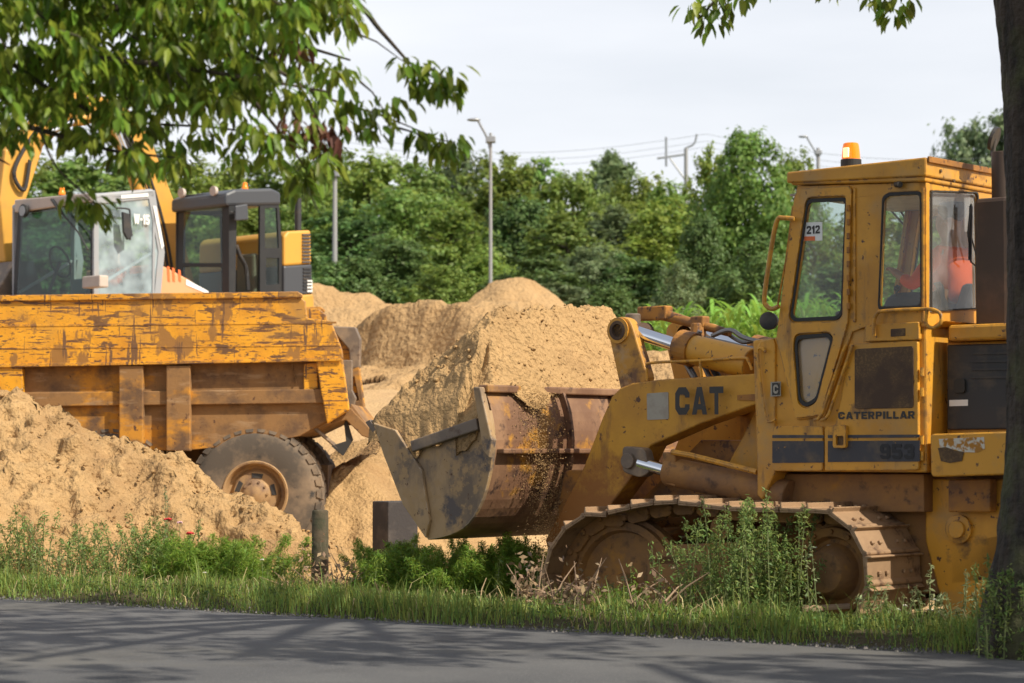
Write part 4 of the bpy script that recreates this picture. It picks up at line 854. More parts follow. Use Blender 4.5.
so_ = ob('sand_load', me, M['sand2']); so_.location = LF.o; so_.rotation_euler = (0, 0, R(HEAD)); tag(so_, 'steep crumbly load of tan sand heaped in the loader bucket', 'sand load')
def on_load():
    while True:
        v = V[random.randrange(len(V))]
        if v[2] > bz0+.05: return Vector(v) + Vector((random.uniform(-.01, .01),)*3)
cl = ob('sand_clods', clods(900, on_load, 0, 0, .005, .024), M['sand2']); cl.location = LF.o; cl.rotation_euler = (0, 0, R(HEAD)); tag(cl, 'loose crumbs on the sand heaped in the bucket', 'sand', kind='stuff')
def falling():
    t_ = random.random(); a = LF.side(random.gauss(527, 9), 385, BW-.75)
    y = min(1.1, max(-.1, random.gauss(.72, .13))); z = 1.80 - 1.35*t_; x = bx0 - .10 - .10*t_ - abs(random.gauss(0, .05)) - random.random()*.12*t_
    return Vector((x, y, z))
fs = ob('falling_sand', clods(7000, falling, 0, 0, .0018, .0070), M['sand2']); fs.location = LF.o; fs.rotation_euler = (0, 0, R(HEAD)); tag(fs, 'grains and crumbs of sand spilling over the back of the bucket', 'sand', kind='stuff')
# spill cone of sand resting on the beam
sp2 = []
for i in range(26):
    for j in range(12):
        u = i/25; v_ = j/11; y = .98 - .55*u; d = math.sin(math.pi*u); sp2.append((bx0-.03-.10*v_*d - .02*noise.noise(Vector((u*9, v_*9, 0))), y, bz0+.16*d*(1-v_) - .16*v_*d + .03*noise.noise(Vector((u*12, v_*7, 3)))))
me = fast_mesh('sand_spill', sp2, [(i*12+j, i*12+j+1, (i+1)*12+j+1, (i+1)*12+j) for i in range(25) for j in range(11)]); me.polygons.foreach_set('use_smooth', [True]*275)
o = ob('sand_spill', me, M['sand2'], so_)
# ------------------------------------------------------------------ dump truck
DHEAD = 179.5
DF = Frame(255, 494, 26.0, DHEAD, 1.22, 0.0)
DF.o.z = .03
dt = empty('dump_truck', DF.o, R(DHEAD), label='scratched orange dump truck with long open steel body full of sand', cat='dump truck')
RL = 1.36
T = lambda pts, lat=RL: DF.sp(pts, lat)
zrim = DF.side(150, 296, RL).z; zfl = DF.side(150, 366, RL).z
hubd = DF.side(255, 494, 1.22)
# upper flared side board
for sgn in (1, -1):
    mir = lambda L_: [Vector((v.x, v.y*sgn, v.z)) for v in L_]
    up = T([(-330, 302), (297, 294), (305, 301), (307, 318), (331, 321), (342, 350), (343, 359), (-330, 372)])
    sb_ = MB().prism(mir(up), (0, -.09*sgn, 0)).build('side_board', M['dump'], dt, bev=.012)
    MB().prism(mir(T([(-330, 299.5), (298, 291.5), (303, 294.5), (303, 298), (-330, 306)], RL+.001)), (0, .035*sgn, 0)).build('top_rail', M['dump'], sb_, bev=.012)
    MB().prism(mir(T([(-330, 328), (336, 321.5), (337, 323.5), (-330, 330.5)], RL+.001)), (0, .005*sgn, 0)).build('seam', M['dump'], sb_, bev=.004)
    MB().prism(mir(T([(-330, 351), (340, 344.5), (340, 346), (-330, 352.8)], RL+.001)), (0, .004*sgn, 0)).build('seam', M['dump'], sb_, bev=.003)
    MB().prism(mir(T([(-330, 370), (342, 358), (342, 361), (-330, 374)], RL+.0)), (0, .02*sgn, 0)).build('lower_rail', M['dump'], sb_, bev=.006)
    LL = RL-.14
    low = T([(-330, 373), (343, 359), (349, 408), (300, 436), (270, 442), (190, 450), (-330, 456)], LL)
    hole = T([(326, 372), (338, 370), (343, 396), (328, 399)], LL)
    MB().prism(mir(low), (0, -.08*sgn, 0), [mir(hole)]).build('lower_side', M['dump_low'], dt, bev=.008)
    MB().prism(mir(T([(-330, 397), (344, 389), (345, 403), (-330, 411)], LL+.001)), (0, .07*sgn, 0)).build('waist_beam', M['dump_low'], dt, bev=.01)
    for x0, x1, y1 in ((-318, -294, 452), (-190, -166, 452), (-110, -86, 452), (0, 25, 452), (121, 145, 444), (168, 192, 451)):
        MB().prism(mir(T([(x0, 366), (x1, 366), (x1, y1), (x0, y1)], LL+.002)), (0, .13*sgn, 0)).build('side_post', M['dump_low'] if x0 > 10 else M['dump'], dt, bev=.012)
    MB().prism(mir(T([(317, 361), (343, 358), (350, 410), (328, 424), (322, 392)], LL+.003)), (0, .12*sgn, 0)).build('rear_post', M['dump'], dt, bev=.012)
    MB().prism(mir(T([(304, 364), (318, 363), (318, 389), (304, 391)], LL+.003)), (0, .04*sgn, 0)).build('rear_gusset', M['dump'], dt, bev=.01)
    # under body slope and tail lip
    MB().prism(mir(T([(343, 404), (352, 409), (356, 414), (377, 436), (374, 440), (362, 436), (346, 420), (330, 424)], LL-.02)), (0, -.10*sgn, 0)).build('tail_bracket', M['dump_low'], dt, bev=.01)
    if sgn < 0: continue
    MB().tube(mir(T([(313, 427), (325, 437), (338, 448)], LL-.1)), .022, 6).build('flap_rod', M['steel'], dt, bev=0)
    MB().prism(mir(T([(346, 417), (353, 440), (343, 456), (331, 446), (346, 441), (344, 424)], LL-.08)), (0, -.05*sgn, 0)).build('mud_flap', M['rubber'], dt, bev=.004)
# floor, headboard, tail of the body
xa_, xb_ = DF.side(-330, 360, RL).x, DF.side(342, 360, RL).x
zf = DF.side(250, 436, LL).z
MB().box((xa_, -LL+.08, zf-.0), (DF.side(300, 436, LL).x, LL-.08, zf+.06)).build('floor', M['dump_low'], dt)
fx = DF.side(300, 436, LL).x; tx = DF.side(372, 437, LL).x; tz_ = DF.side(372, 437, LL).z; zq = DF.side(349, 408, LL).z; xq = DF.side(349, 408, LL).x
MB().prism([(fx, LL-.08, zf), (xq, LL-.08, zq-.05), (xq, LL-.08, zq+.02), (fx, LL-.08, zf+.07)], (0, -2*LL+.16, 0)).build('tail_floor', M['dump_low'], dt)
MB().prism([(xq, LL-.04, zq-.03), (tx, LL-.10, tz_), (tx-.02, LL-.10, tz_+.03), (xq-.02, LL-.04, zq+.05)], (0, -2*LL+.16, 0)).build('tail_lip', M['dump_low'], dt, bev=.006)
MB().box((xa_, -RL+.05, zf), (xa_+.1, RL-.05, zrim+.25)).build('headboard', M['dump'], dt)
MB().box((xa_-.0, -RL+.05, zrim+.2), (xa_+1.6, RL-.05, zrim+.28)).build('cab_guard', M['dump'], dt)
# far corner of the tail: grey inner flange seen past the near side
q = [Vector((v.x, -RL-.0, v.z)) for v in DF.sp([(333, 327), (357, 328), (362, 340), (361, 368), (352, 372), (350, 350), (338, 336)], -RL)]
MB().prism(q, (0, .22, 0)).build('far_corner_flange', M['steel'], dt, bev=.015)
MB().prism(DF.sp([(343, 360), (352, 360), (352, 390), (356, 398), (352, 412), (345, 404)], -.4), (0, -.14, 0)).build('tail_catch', M['steel'], dt, bev=.01)
# sand inside, just above the rail
V = []; n1, n2 = 150, 36
for i in range(n1+1):
    for j in range(n2+1):
        x = xa_-.12 + (DF.side(296, 300, RL).x-xa_+.12)*i/n1; y = -RL+.10 + (2*RL-.20)*j/n2
        e = math.sin(math.pi*j/n2); t_ = i/n1
        z = zrim-.06 + .06*e + .05*fbm(Vector((x*2.2, y*2.2, 0)), 4) ; z -= .9*sstep(.975, 1.0, t_)
        V.append((x, y, z))
k = n2+1; me = fast_mesh('sand_load', V, [(i*k+j, i*k+j+1, (i+1)*k+j+1, (i+1)*k+j) for i in range(n1) for j in range(n2)]); me.polygons.foreach_set('use_smooth', [True]*(n1*n2))
o = ob('sand_load', me, M['sand2']); o.location = DF.o; o.rotation_euler = (0, 0, R(DHEAD)); tag(o, 'level load of sand showing just above the rim of the dump truck body', 'sand load')
# chassis
wr = hubd.z - .0; HZd = hubd.z
MB().box((xa_-1.9, -.45, HZd-.05), (hubd.x-.75, .45, HZd+.32)).build('chassis', M['dkbrown'], dt)
MB().box((xa_, -.7, HZd+.3), (hubd.x-.3, .7, zf-.005)).build('subframe', M['dump_low'], dt)
# wheels
RW = .765
def dump_wheel(x, yc, sgn, dual):
    tw = .27
    w_ = empty('wheel', (0, 0, 0)); w_.parent = dt; w_.location = (x, yc, HZd)
    ty = MB(); ty.lathe([(-tw, RW*.47), (-tw-.012, RW*.56), (-tw-.02, RW*.80), (-tw+.01, RW*.93), (-tw+.05, RW*.975), (0, RW*.985), (tw-.05, RW*.975), (tw-.01, RW*.93), (tw+.02, RW*.80), (tw+.012, RW*.56), (tw, RW*.47)], (0, 0, 0), (0, 1, 0), 64)
    for i in range(34):
        for s_ in (1, -1):
            a = 2*math.pi*(i+(.5 if s_ < 0 else 0))/34; c, s2 = math.cos(a), math.sin(a); tdir = Vector((-s2, 0, c)); rdir = Vector((c, 0, s2))
            q = []
            for (u, v_) in ((-.055, 0), (.055, 0), (.050, 1), (-.03, 1)): q.append(rdir*RW*.955 + tdir*(u + .02*v_) + Vector((0, s_*(tw-.005) if v_ == 0 else s_*.02, 0)))
            ty.prism(q, rdir*.022)
            q = [rdir*RW*.965 + tdir*u + Vector((0, s_*(tw-.01), 0)) for u in (-.052, .052)] + [rdir*RW*.90 + tdir*u + Vector((0, s_*(tw+.004), 0)) for u in (.035, -.035)]
            ty.prism(q, Vector((0, s_*.006, 0)) + rdir*.004)
    ty.build('tyre', M['tyre'], w_, bev=0, smooth=True)
    rm = MB(); s_ = sgn
    rm.lathe([(s_*(tw+.005), RW*.49), (s_*(tw+.02), RW*.475), (s_*(tw+.015), RW*.45), (s_*(tw-.03), RW*.43), (s_*(tw-.11), RW*.41), (s_*(tw-.12), RW*.37), (s_*(tw-.06), RW*.32), (s_*(tw-.06), RW*.22), (s_*(tw-.03), RW*.20), (s_*(tw+.0), RW*.15), (s_*(tw+.01), 0)], (0, 0, 0), (0, 1, 0), 48)
    rm.lathe([(-s_*tw, RW*.565), (-s_*(tw-.1), RW*.5), (-s_*(tw-.1), 0)], (0, 0, 0), (0, 1, 0), 32)
    rm.build('rim', M['rim'], w_, bev=0, smooth=True)
    for i in range(5):
        a = 2*math.pi*i/5+.4; q = [Vector((math.cos(a+u)*RW*r_, s_*(tw-.058), math.sin(a+u)*RW*r_)) for u, r_ in ((-.30, .24), (.30, .24), (.28, .31), (-.28, .31))]
        MB().prism(q, Vector((0, s_*.004, 0))).build('hand_hole', M['black'], w_, bev=0)
    for i in range(10):
        a = 2*math.pi*i/10; c = Vector((math.cos(a)*RW*.18, s_*(tw-.03), math.sin(a)*RW*.18)); MB().cyl(c, c+Vector((0, s_*.04, 0)), .014, n=6).build('wheel_nut', M['rim'], w_, bev=0)
for x in (hubd.x, hubd.x+1.62, hubd.x+5.6):
    for sgn in (1, -1): dump_wheel(x, sgn*(1.22-.27), sgn, True)
    MB().cyl((x, -.9, HZd), (x, .9, HZd), .12, n=16).build('axle', M['dkbrown'], dt, bev=0)
# tractor half, ahead of the body (outside the picture)
cx0 = xa_ + .35
cb = MB(); cb.prism([(cx0, -.8, HZd+.3), (cx0+1.9, -.8, HZd+.3), (cx0+1.75, -.8, HZd+1.1), (cx0+1.3, -.8, zrim+.1), (cx0, -.8, zrim+.15)], (0, 1.6, 0)); cb.build('driver_cab', M['dump'], dt, bev=.03)
MB().prism([(cx0+.25, .802, HZd+1.1), (cx0+1.5, .802, HZd+1.1), (cx0+1.2, .802, zrim-.05), (cx0+.25, .802, zrim-.05)], (0, .01, 0)).build('cab_window', M['glass_dark'], dt, bev=0)
MB().box((cx0+1.9, -.65, HZd), (cx0+3.3, .65, HZd+1.0)).build('bonnet', M['dump'], dt, bev=.05)

# ------------------------------------------------------------------ wheeled loader (pale cab, orange bonnet)
def cabframe(mb, pts): pass
WF = Frame(94, 296, 36.0, 225, 0, 0); WF.o.z = H(WF.o.x, WF.o.y+1, False)
WLf = R(225)
wl = empty('wheel_loader', WF.o, WLf, label='wheel loader with pale grey cab marked W-15 and faded orange rear bonnet', cat='wheel loader')
CWd = WF.face(12, 296, 0).y      # to the machine's right (negative)
ztop = WF.face(94, 200, 0).z; zb_ = WF.face(94, 297, 0).z - .35
Lc = WF.side(160, 250, 0).x     # rear of the side (negative x)
y_r = CWd
def bar(a, b, w, d, m, nm, par, bev=.01):
    a, b = Vector(a), Vector(b); t_ = (b-a).normalized(); x_ = Vector((1, 0, 0)) if abs(t_.x) < .6 else Vector((0, 0, 1)); y_ = t_.cross(x_).normalized(); x_ = y_.cross(t_)
    return MB().prism([a + x_*w*i + y_*d*j for i, j in ((-.5, -.5), (.5, -.5), (.5, .5), (-.5, .5))], b-a).build(nm, m, par, bev=bev)
F_ = lambda px, py: WF.face(px, py, 0); G_ = lambda px, py: WF.side(px, py, 0)
MB().prism([F_(12, 306), F_(94, 306), F_(94, 198), F_(18, 211)], (-.03, 0, 0), [[F_(17, 300), F_(90, 300), F_(90, 203), F_(22, 214)]]).build('windscreen_frame', M['dgrey'], wl, bev=.01)
MB().prism([F_(16, 302), F_(91, 302), F_(91, 202), F_(21, 213)], (-.01, 0, 0)).build('windscreen', M['glass_dark'], wl, bev=0)
sd_out = [G_(94, 306), G_(160, 306), G_(165, 252), G_(155, 190), G_(94, 199)]
sd_in = [G_(99, 300), G_(154, 300), G_(158.5, 252), G_(149, 199), G_(99, 204)]
for yo, s_ in ((0, 1), (y_r, -1)):
    mv = lambda L_: [Vector((v.x, v.y+yo, v.z)) for v in L_]
    MB().prism(mv(sd_out), (0, -.05*s_, 0), [mv(sd_in)]).build('cab_side', M['lgrey'], wl, bev=.01)
    MB().prism([v+Vector((0, -.02*s_, 0)) for v in mv(sd_in)], (0, -.01*s_, 0)).build('side_window', M['glass_pale'] if s_ > 0 else M['glass_dark'], wl, bev=0)
    bar(Vector(mv([G_(99, 286)])[0])-Vector((0, .05*s_, 0)), Vector(mv([G_(158, 250)])[0])-Vector((0, .05*s_, 0)), .05, .04, M['lgrey'], 'window_bar', wl)
xr_ = G_(160, 250).x
MB().prism([Vector((xr_+.1, 0, zb_)), Vector((xr_+.1, y_r, zb_)), Vector((xr_+.1, y_r, ztop)), Vector((xr_+.1, 0, ztop))], (.04, 0, 0), [[Vector((xr_+.1, -.12, zb_+.8)), Vector((xr_+.1, y_r+.12, zb_+.8)), Vector((xr_+.1, y_r+.12, ztop-.12)), Vector((xr_+.1, -.12, ztop-.12))]]).build('cab_rear', M['lgrey'], wl)
zr1 = F_(94, 198).z; 
MB().prism([F_(94, 202), F_(18, 213), F_(18, 200), F_(94, 193)], (.07, 0, 0)).build('visor', M['lbeige'], wl, bev=.02)
MB().prism([G_(93, 200), G_(157, 199), G_(154, 188.5), G_(93, 193.5)], (0, y_r, 0)).build('roof', M['lgrey'], wl, bev=.04)
for px_, py_ in ((24, 211),):
    c = WF.face(px_, py_, .12); MB().lathe([(-.06, .03), (-.03, .10), (.03, .11), (.035, .0)], c, (1, 0, 0), 20).build('headlight', M['dgrey'], wl, bev=0, smooth=True); MB().cyl(c+Vector((.036, 0, 0)), c+Vector((.04, 0, 0)), .085, n=20).build('lamp_glass', M['lgrey'], wl, bev=0)
c = WF.face(62, 191, -.6); MB().lathe([(-.06, .055), (-.02, .055), (0, .04), (.05, .04), (.07, .0)], c, (0, 0, 1), 16).build('beacon', am, wl, bev=0, smooth=True)
bar(WF.face(52, 199, .09), WF.face(62, 214, .09), .07, .03, M['dgrey'], 'wiper_motor', wl)
MB().tube([WF.face(a, b, .08) for a, b in ((60, 211), (78, 232), (88, 250))], .014, 6).build('wiper', M['black'], wl, bev=0)
# mirror on its arm
mb = MB(); mb.tube(smooth_path([WF.side(a, b, .12) for a, b in ((117, 208), (128, 209), (130, 214), (130, 240))], 3), .016, 6); mb.build('mirror_arm', M['black'], wl, bev=0)
MB().prism([WF.side(a, b, .14) for a, b in ((121, 212), (127, 214), (131, 236), (126, 240), (122, 232))], (0, .06, 0)).build('mirror', M['black'], wl, bev=.01)
write('lettering', 'W-15', WF.side(134, 223.5, .02), WF.side(149.5, 215, .02), M['white'], wl, (0, 0, 0))
MB().prism([WF.side(a, b, .012) for a, b in ((121, 195.3), (148, 193), (148.4, 196.6), (121, 198.6))], (0, .003, 0)).build('roof_decal', M['white'], wl, bev=0)
MB().prism([WF.side(a, b, .012) for a, b in ((153, 206), (156, 206), (164, 246), (161.5, 249))], (0, .003, 0)).build('pillar_decal', M['white'], wl, bev=0)
MB().box((WF.face(98, 282, .1).x-.05, WF.face(92, 282, .1).y-.1, WF.face(98, 288, .1).z), (WF.face(98, 282, .1).x+.12, WF.face(106, 282, .1).y, WF.face(98, 276, .1).z)).build('work_lamp', M['lbeige'], wl, bev=.02)
# inside: steering wheel, seat, console
stw = MB(); c = WF.face(60, 262, -.45)
ring_ = [c + Vector((.10*math.sin(a), .26*math.cos(a), .24*math.sin(a))) for a in np.linspace(0, 2*math.pi, 25)]; stw.tube(ring_, .018, 6); stw.tube([c, c+Vector((.25, 0, -.6))], .03, 6); stw.tube([c+Vector((0, .24, 0)), c-Vector((0, .24, 0))], .014, 6); stw.build('steering_wheel', M['black'], wl, bev=0)
MB().box((-1.35, y_r*.5-.28, zb_), (-.85, y_r*.5+.28, zb_+.5)).build('seat', M['seat'], wl, bev=.04)
MB().box((-1.42, y_r*.5-.26, zb_+.4), (-1.28, y_r*.5+.26, zb_+1.2)).build('seat_back', M['seat'], wl, bev=.04)
MB().box((-.4, y_r+.1, zb_), (-.1, -.1, zb_+.45)).build('dashboard', M['dgrey'], wl, bev=.03)
seated_person(WF.o, WLf, (-1.08, y_r*.5+.22, zb_+.40), 'operator in an orange jacket behind the steering wheel of the pale cab', hand=((.42, .2, .30), (.42, -.2, .30)))
# bonnet, body, wheels, arms
hd2 = [G_(163, 262), G_(176, 268), G_(196, 279), (G_(214, 292)), G_(222, 302), G_(222, 330), G_(160, 330)]
bn = MB().prism([v+Vector((0, -.15, 0)) for v in hd2], (0, y_r+.3, 0)).build('bonnet', M['xorange'], wl, bev=.05)
for px_ in (167, 172, 178):
    MB().prism([WF.side(a, b, -.146) for a, b in ((px_, 266+(px_-167)*.3), (px_+2.4, 267+(px_-167)*.3), (px_+3, 282), (px_+.6, 281))], (0, .004, 0)).build('stripe', M['xred'], bn, bev=0)
MB().prism([WF.side(a, b, -.146) for a, b in ((186, 279), (208, 291), (210, 295), (186, 285))], (0, .004, 0)).build('bonnet_decal', M['white'], bn, bev=0)
MB().box((.6, y_r+.2, .7), (xr_-1.9, -.2, zb_)).build('chassis', M['xorange'], wl, bev=.04)
for x in (.9, xr_-1.1):
    for y in (.1, y_r-.1):
        s_ = 1 if y > -.3 else -1
        w_ = empty('wheel', (x, y, .72)); w_.parent = wl
        MB().lathe([(-.24, .42), (-.25, .62), (-.18, .71), (.18, .71), (.25, .62), (.24, .42)], (0, 0, 0), (0, 1, 0), 40).build('tyre', M['tyre'], w_, bev=0, smooth=True)
        MB().lathe([(-.22, 0), (-.22, .42), (.22, .42), (.20, .36), (.12, .3), (.14, 0)], (0, 0, 0), (0, s_, 0), 32).build('rim', M['xorange'], w_, bev=0, smooth=True)
for y in (-.35, y_r+.35):
    MB().prism([(.3, y, .9), (.3, y, 1.2), (1.4, y, 1.15), (2.3, y, .75), (2.1, y, .5), (1.2, y, .85)], (0, .1, 0)).build('lift_arm', M['xorange'], wl)
MB().prism([(2.1, .2, .25), (2.1, .2, 1.0), (2.25, .2, 1.1), (2.2, .2, .35), (3.1, .2, .28), (3.1, .2, .22)], (0, y_r-.4, 0)).build('bucket', M['steel'], wl)

# ------------------------------------------------------------------ excavator with dark cab
XF = Frame(229, 310, 39.0, 225, 0, 0); XF.o.z = H(XF.o.x, XF.o.y+1, False)
ex = empty('excavator', XF.o, R(225), label='yellow excavator with dark grey cab, tall engine housing and raised boom behind the branch', cat='excavator')
Fx = lambda px, py, x=0: XF.face(px, py, x); Gx = lambda px, py, y=0: XF.side(px, py, y)
yR = Fx(176, 250).y; zB = Fx(229, 325).z - .2
MB().prism([Fx(176, 325), Fx(229, 325), Fx(229, 200), Fx(178, 205)], (-.05, 0, 0), [[Fx(183, 263), Fx(222, 263), Fx(222, 205), Fx(184, 209)], [Fx(183, 315), Fx(222, 315), Fx(222, 267), Fx(183, 267)]]).build('cab_front', M['dgrey'], ex, bev=.012)
MB().prism([Fx(183, 263), Fx(222, 263), Fx(222, 205), Fx(184, 209)], (-.01, 0, 0)).build('upper_windscreen', M['glass_dark'], ex, bev=0)
MB().prism([Fx(183, 315), Fx(222, 315), Fx(222, 267), Fx(183, 267)], (-.01, 0, 0)).build('lower_windscreen', M['glass_dark'], ex, bev=0)
MB().prism([Gx(229, 325), Gx(286, 325), Gx(284, 270), Gx(279, 204), Gx(229, 200)], (0, -.05, 0), [[Gx(235, 320), Gx(260, 320), Gx(260, 206), Gx(237, 206)], [Gx(265, 248), Gx(279, 248), Gx(277, 208), Gx(265, 208)], [Gx(266, 285), Gx(279, 284), Gx(279, 258), Gx(266, 258)]]).build('cab_side', M['dgrey'], ex, bev=.012)
for q in ([(265, 248), (279, 248), (277, 208), (265, 208)], [(266, 285), (279, 284), (279, 258), (266, 258)]):
    MB().prism([Gx(a, b, -.02) for a, b in q], (0, -.01, 0)).build('side_window', M['glass_dark'], ex, bev=0)
MB().prism([Vector((v.x, v.y+yR, v.z)) for v in (Gx(229, 325), Gx(286, 325), Gx(279, 204), Gx(229, 200))], (0, .04, 0), [[Vector((v.x, v.y+yR, v.z)) for v in (Gx(235, 290), Gx(275, 290), Gx(273, 210), Gx(235, 208))]]).build('cab_side', M['dgrey'], ex, bev=.01)
rfx = MB(); rfx.prism([Gx(226, 206, .03), Gx(282, 205, .03), Gx(281, 192, .03), Gx(272, 188, .03), Gx(235, 189, .03), Gx(226, 193, .03)], (0, yR-.06, 0)); rfx.build('roof', M['mgrey'], ex, bev=.05)
MB().prism([Fx(176, 207, .03), Fx(229, 203, .03), Fx(229, 192, .03), Fx(180, 195, .03)], (-.2, 0, 0)).build('roof_front', M['dgrey'], ex, bev=.03)
for px_, py_ in ((182, 193), (214, 191)):
    c = Fx(px_, py_, .1); MB().lathe([(-.06, .03), (-.03, .08), (.03, .085), (.035, 0)], c, (1, 0, 0), 18).build('work_lamp', M['lbeige'], ex, bev=0, smooth=True)
c = Gx(245, 186, -.4); MB().lathe([(-.06, .055), (-.02, .055), (0, .04), (.05, .04), (.07, .0)], c, (0, 0, 1), 16).build('beacon', am, ex, bev=0, smooth=True)
MB().prism([Gx(a, b, .12) for a, b in ((234, 206), (246, 204), (247, 220), (234, 221))], (0, .05, 0)).build('mirror', M['mgrey'], ex, bev=.02)
MB().tube([Gx(a, b, .10) for a, b in ((230, 212), (236, 212))], .015, 6).build('mirror_arm', M['black'], ex, bev=0)
MB().box((-.95, yR*.5-.26, zB), (-.5, yR*.5+.26, zB+.75)).build('seat', M['seat'], ex, bev=.04)
MB().box((-1.05, yR*.5-.25, zB+.6), (-.92, yR*.5+.25, zB+1.5)).build('seat_back', mat('beige_seat', (.22, .18, .13), .8), ex, bev=.05)
MB().tube(smooth_path([Gx(a, b, -.25) for a, b in ((236, 245), (240, 256), (246, 268), (248, 290))], 3), .04, 8).build('control_console', M['black'], ex, bev=0)
MB().box((-1.3, yR, zB-.1), (.0, 0, zB)).build('cab_floor', M['dgrey'], ex)
# engine housing at the rear
hq = [(284, 236), (288, 231), (311, 230), (312, 264), (284, 266)]
eh = MB().prism([Gx(a, b, .05) for a, b in hq], (0, -2.4, 0)).build('engine_housing', M['xyel'], ex, bev=.04)
lw_ = MB().prism([Gx(a, b, .052) for a, b in ((284, 266), (312, 264), (313, 294), (284, 296))], (0, -2.4, 0)).build('lower_housing', M['mgrey'], ex, bev=.03)
MB().prism([Gx(a, b, .06) for a, b in ((285, 296), (314, 294), (315, 325), (285, 330))], (0, -2.0, 0)).build('turntable_body', M['xyel'], ex, bev=.03)
for k in range(9):
    MB().prism([Gx(a, b+k*3.4, .056) for a, b in ((302, 234), (310, 234), (310, 235.6), (302, 235.6))], (0, .02, 0)).build('vent_slat', M['mgrey'], eh, bev=0)
for k in range(7):
    MB().prism([Gx(a, b+k*3.4, .056) for a, b in ((303, 268), (311, 268), (311, 269.4), (303, 269.4))], (0, .02, 0)).build('vent_slat', M['black'], lw_, bev=0)
MB().prism([Gx(a, b, .058) for a, b in ((307, 280), (312, 280), (312, 292), (307, 292))], (0, .01, 0)).build('data_plate', M['white'], lw_, bev=0)
a = Gx(298, 232, -.6); b_ = Gx(298, 198, -.6); MB().cyl(a, b_, .06, n=14).build('exhaust_pipe', M['black'], ex, bev=0, smooth=True)
bx2 = MB(); bx2.box((.4, yR-1.4, zB-.35), (-1.5, .0, zB-.1)); bx2.build('deck', M['xyel'], ex, bev=.03)
for y in (.2, yR-1.3):
    q = [(1.6+.0, y, .35), (1.45, y, .75), (1.1, y, .85), (-1.6, y, .85), (-2.0, y, .75), (-2.15, y, .35), (-1.9, y, .02), (1.3, y, .02)]
    MB().prism(q, (0, -.55, 0)).build('track', M['track'], ex, bev=.03)
MB().cyl((-.9, yR*.5-.5, .8), (-.9, yR*.5-.5, zB-.3), .7, n=28).build('slew_ring', M['black'], ex, bev=0)
# boom, stick and rams (to the right of the cab, seen past it)
YB = yR-.45
BP = lambda L_: [XF.side(a, b, YB) for a, b in L_]
boom = BP([(176, 300), (198, 296), (176, 205), (146, 126), (116, 98), (84, 94), (80, 102), (108, 118), (132, 150), (154, 215)])
MB().prism(boom, (0, -.42, 0)).build('boom', M['xyel'], ex, bev=.03)
stick = BP([(74, 90), (92, 90), (94, 102), (46, 146), (27, 205), (20, 262), (8, 262), (2, 200), (8, 150), (42, 116)])
MB().prism([v+Vector((0, -.07, 0)) for v in stick], (0, -.28, 0)).build('stick', M['xyel'], ex, bev=.03)
for a_, b_, m_ in (((150, 235), (128, 170), 'xyel'), ((128, 170), (112, 128), 'chrome'), ((106, 112), (70, 122), 'xyel'), ((70, 122), (44, 134), 'chrome')):
    p0, p1 = BP([a_, b_]); MB().cyl(p0+Vector((0, .12, 0)), p1+Vector((0, .12, 0)), .11 if m_ == 'xyel' else .06, n=16).build('hydraulic_ram', M[m_], ex, bev=0, smooth=True)
for k in range(3):
    MB().tube(smooth_path(BP([(168+k*4, 300), (158+k*4, 235), (138+k*4, 168), (112+k*3, 118)]), 5), .03, 8).build('hydraulic_hose', M['rubber'], ex, bev=0, smooth=True)
MB().tube(smooth_path(BP([(100, 95), (60, 108), (30, 140), (14, 172), (24, 190), (30, 160)]), 5), .035, 8).build('hydraulic_hose', M['rubber'], ex, bev=0, smooth=True)
q = BP([(22, 262), (4, 262), (-20, 300), (-30, 330), (0, 352), (30, 330), (34, 300)])
MB().prism([v+Vector((0, .35, 0)) for v in q], (0, -1.1, 0)).build('bucket', M['steel'], ex, bev=.02)

# ------------------------------------------------------------------ small things on the verge
p = at(320, 553, 20.4); g = H(p.x, p.y); ztp = at(320, 510, 20.4).z
MB_ = MB(); MB_.lathe([(-.3, .078), (0, .078), (ztp-g-.015, .072), (ztp-g, .062), (ztp-g+.004, 0)], (0, 0, 0), (0, 0, 1), 20)
M['oldwood'] = mat('mossy_wood', (.10, .070, .042), .9, layers=[((.045, .045, .022), 5, 6, .42, .62), ((.16, .13, .09), 9, 5, .58, .72, (4, 4, .5))], bump=(14, .8, .02))
o = MB_.build('wooden_post', M['oldwood'], None, bev=0, smooth=True); o.location = (p.x, p.y, g); tag(o, 'short mossy round wooden post standing beside the dump truck wheel', 'post')
p = at(395, 552, 23.6); g = H(p.x, p.y); zt = at(395, 501, 23.6).z
sc = 23.6/FPX
bxm = MB(); hgt = zt-g; a = 35*sc
bxm.box((-a*.52, -a*.40, -.1), (a*.52, a*.40, hgt)); o = bxm.build('concrete_block', mat('dark_concrete', (.035, .03, .03), .8, layers=[((.09, .075, .065), 4, 6, .5, .75)], bump=(30, .4, .01)), None, bev=.012); o.location = (p.x, p.y, g); o.rotation_euler = (0, 0, R(38)); tag(o, 'dark squared block standing on the sand under the bucket tip', 'block')
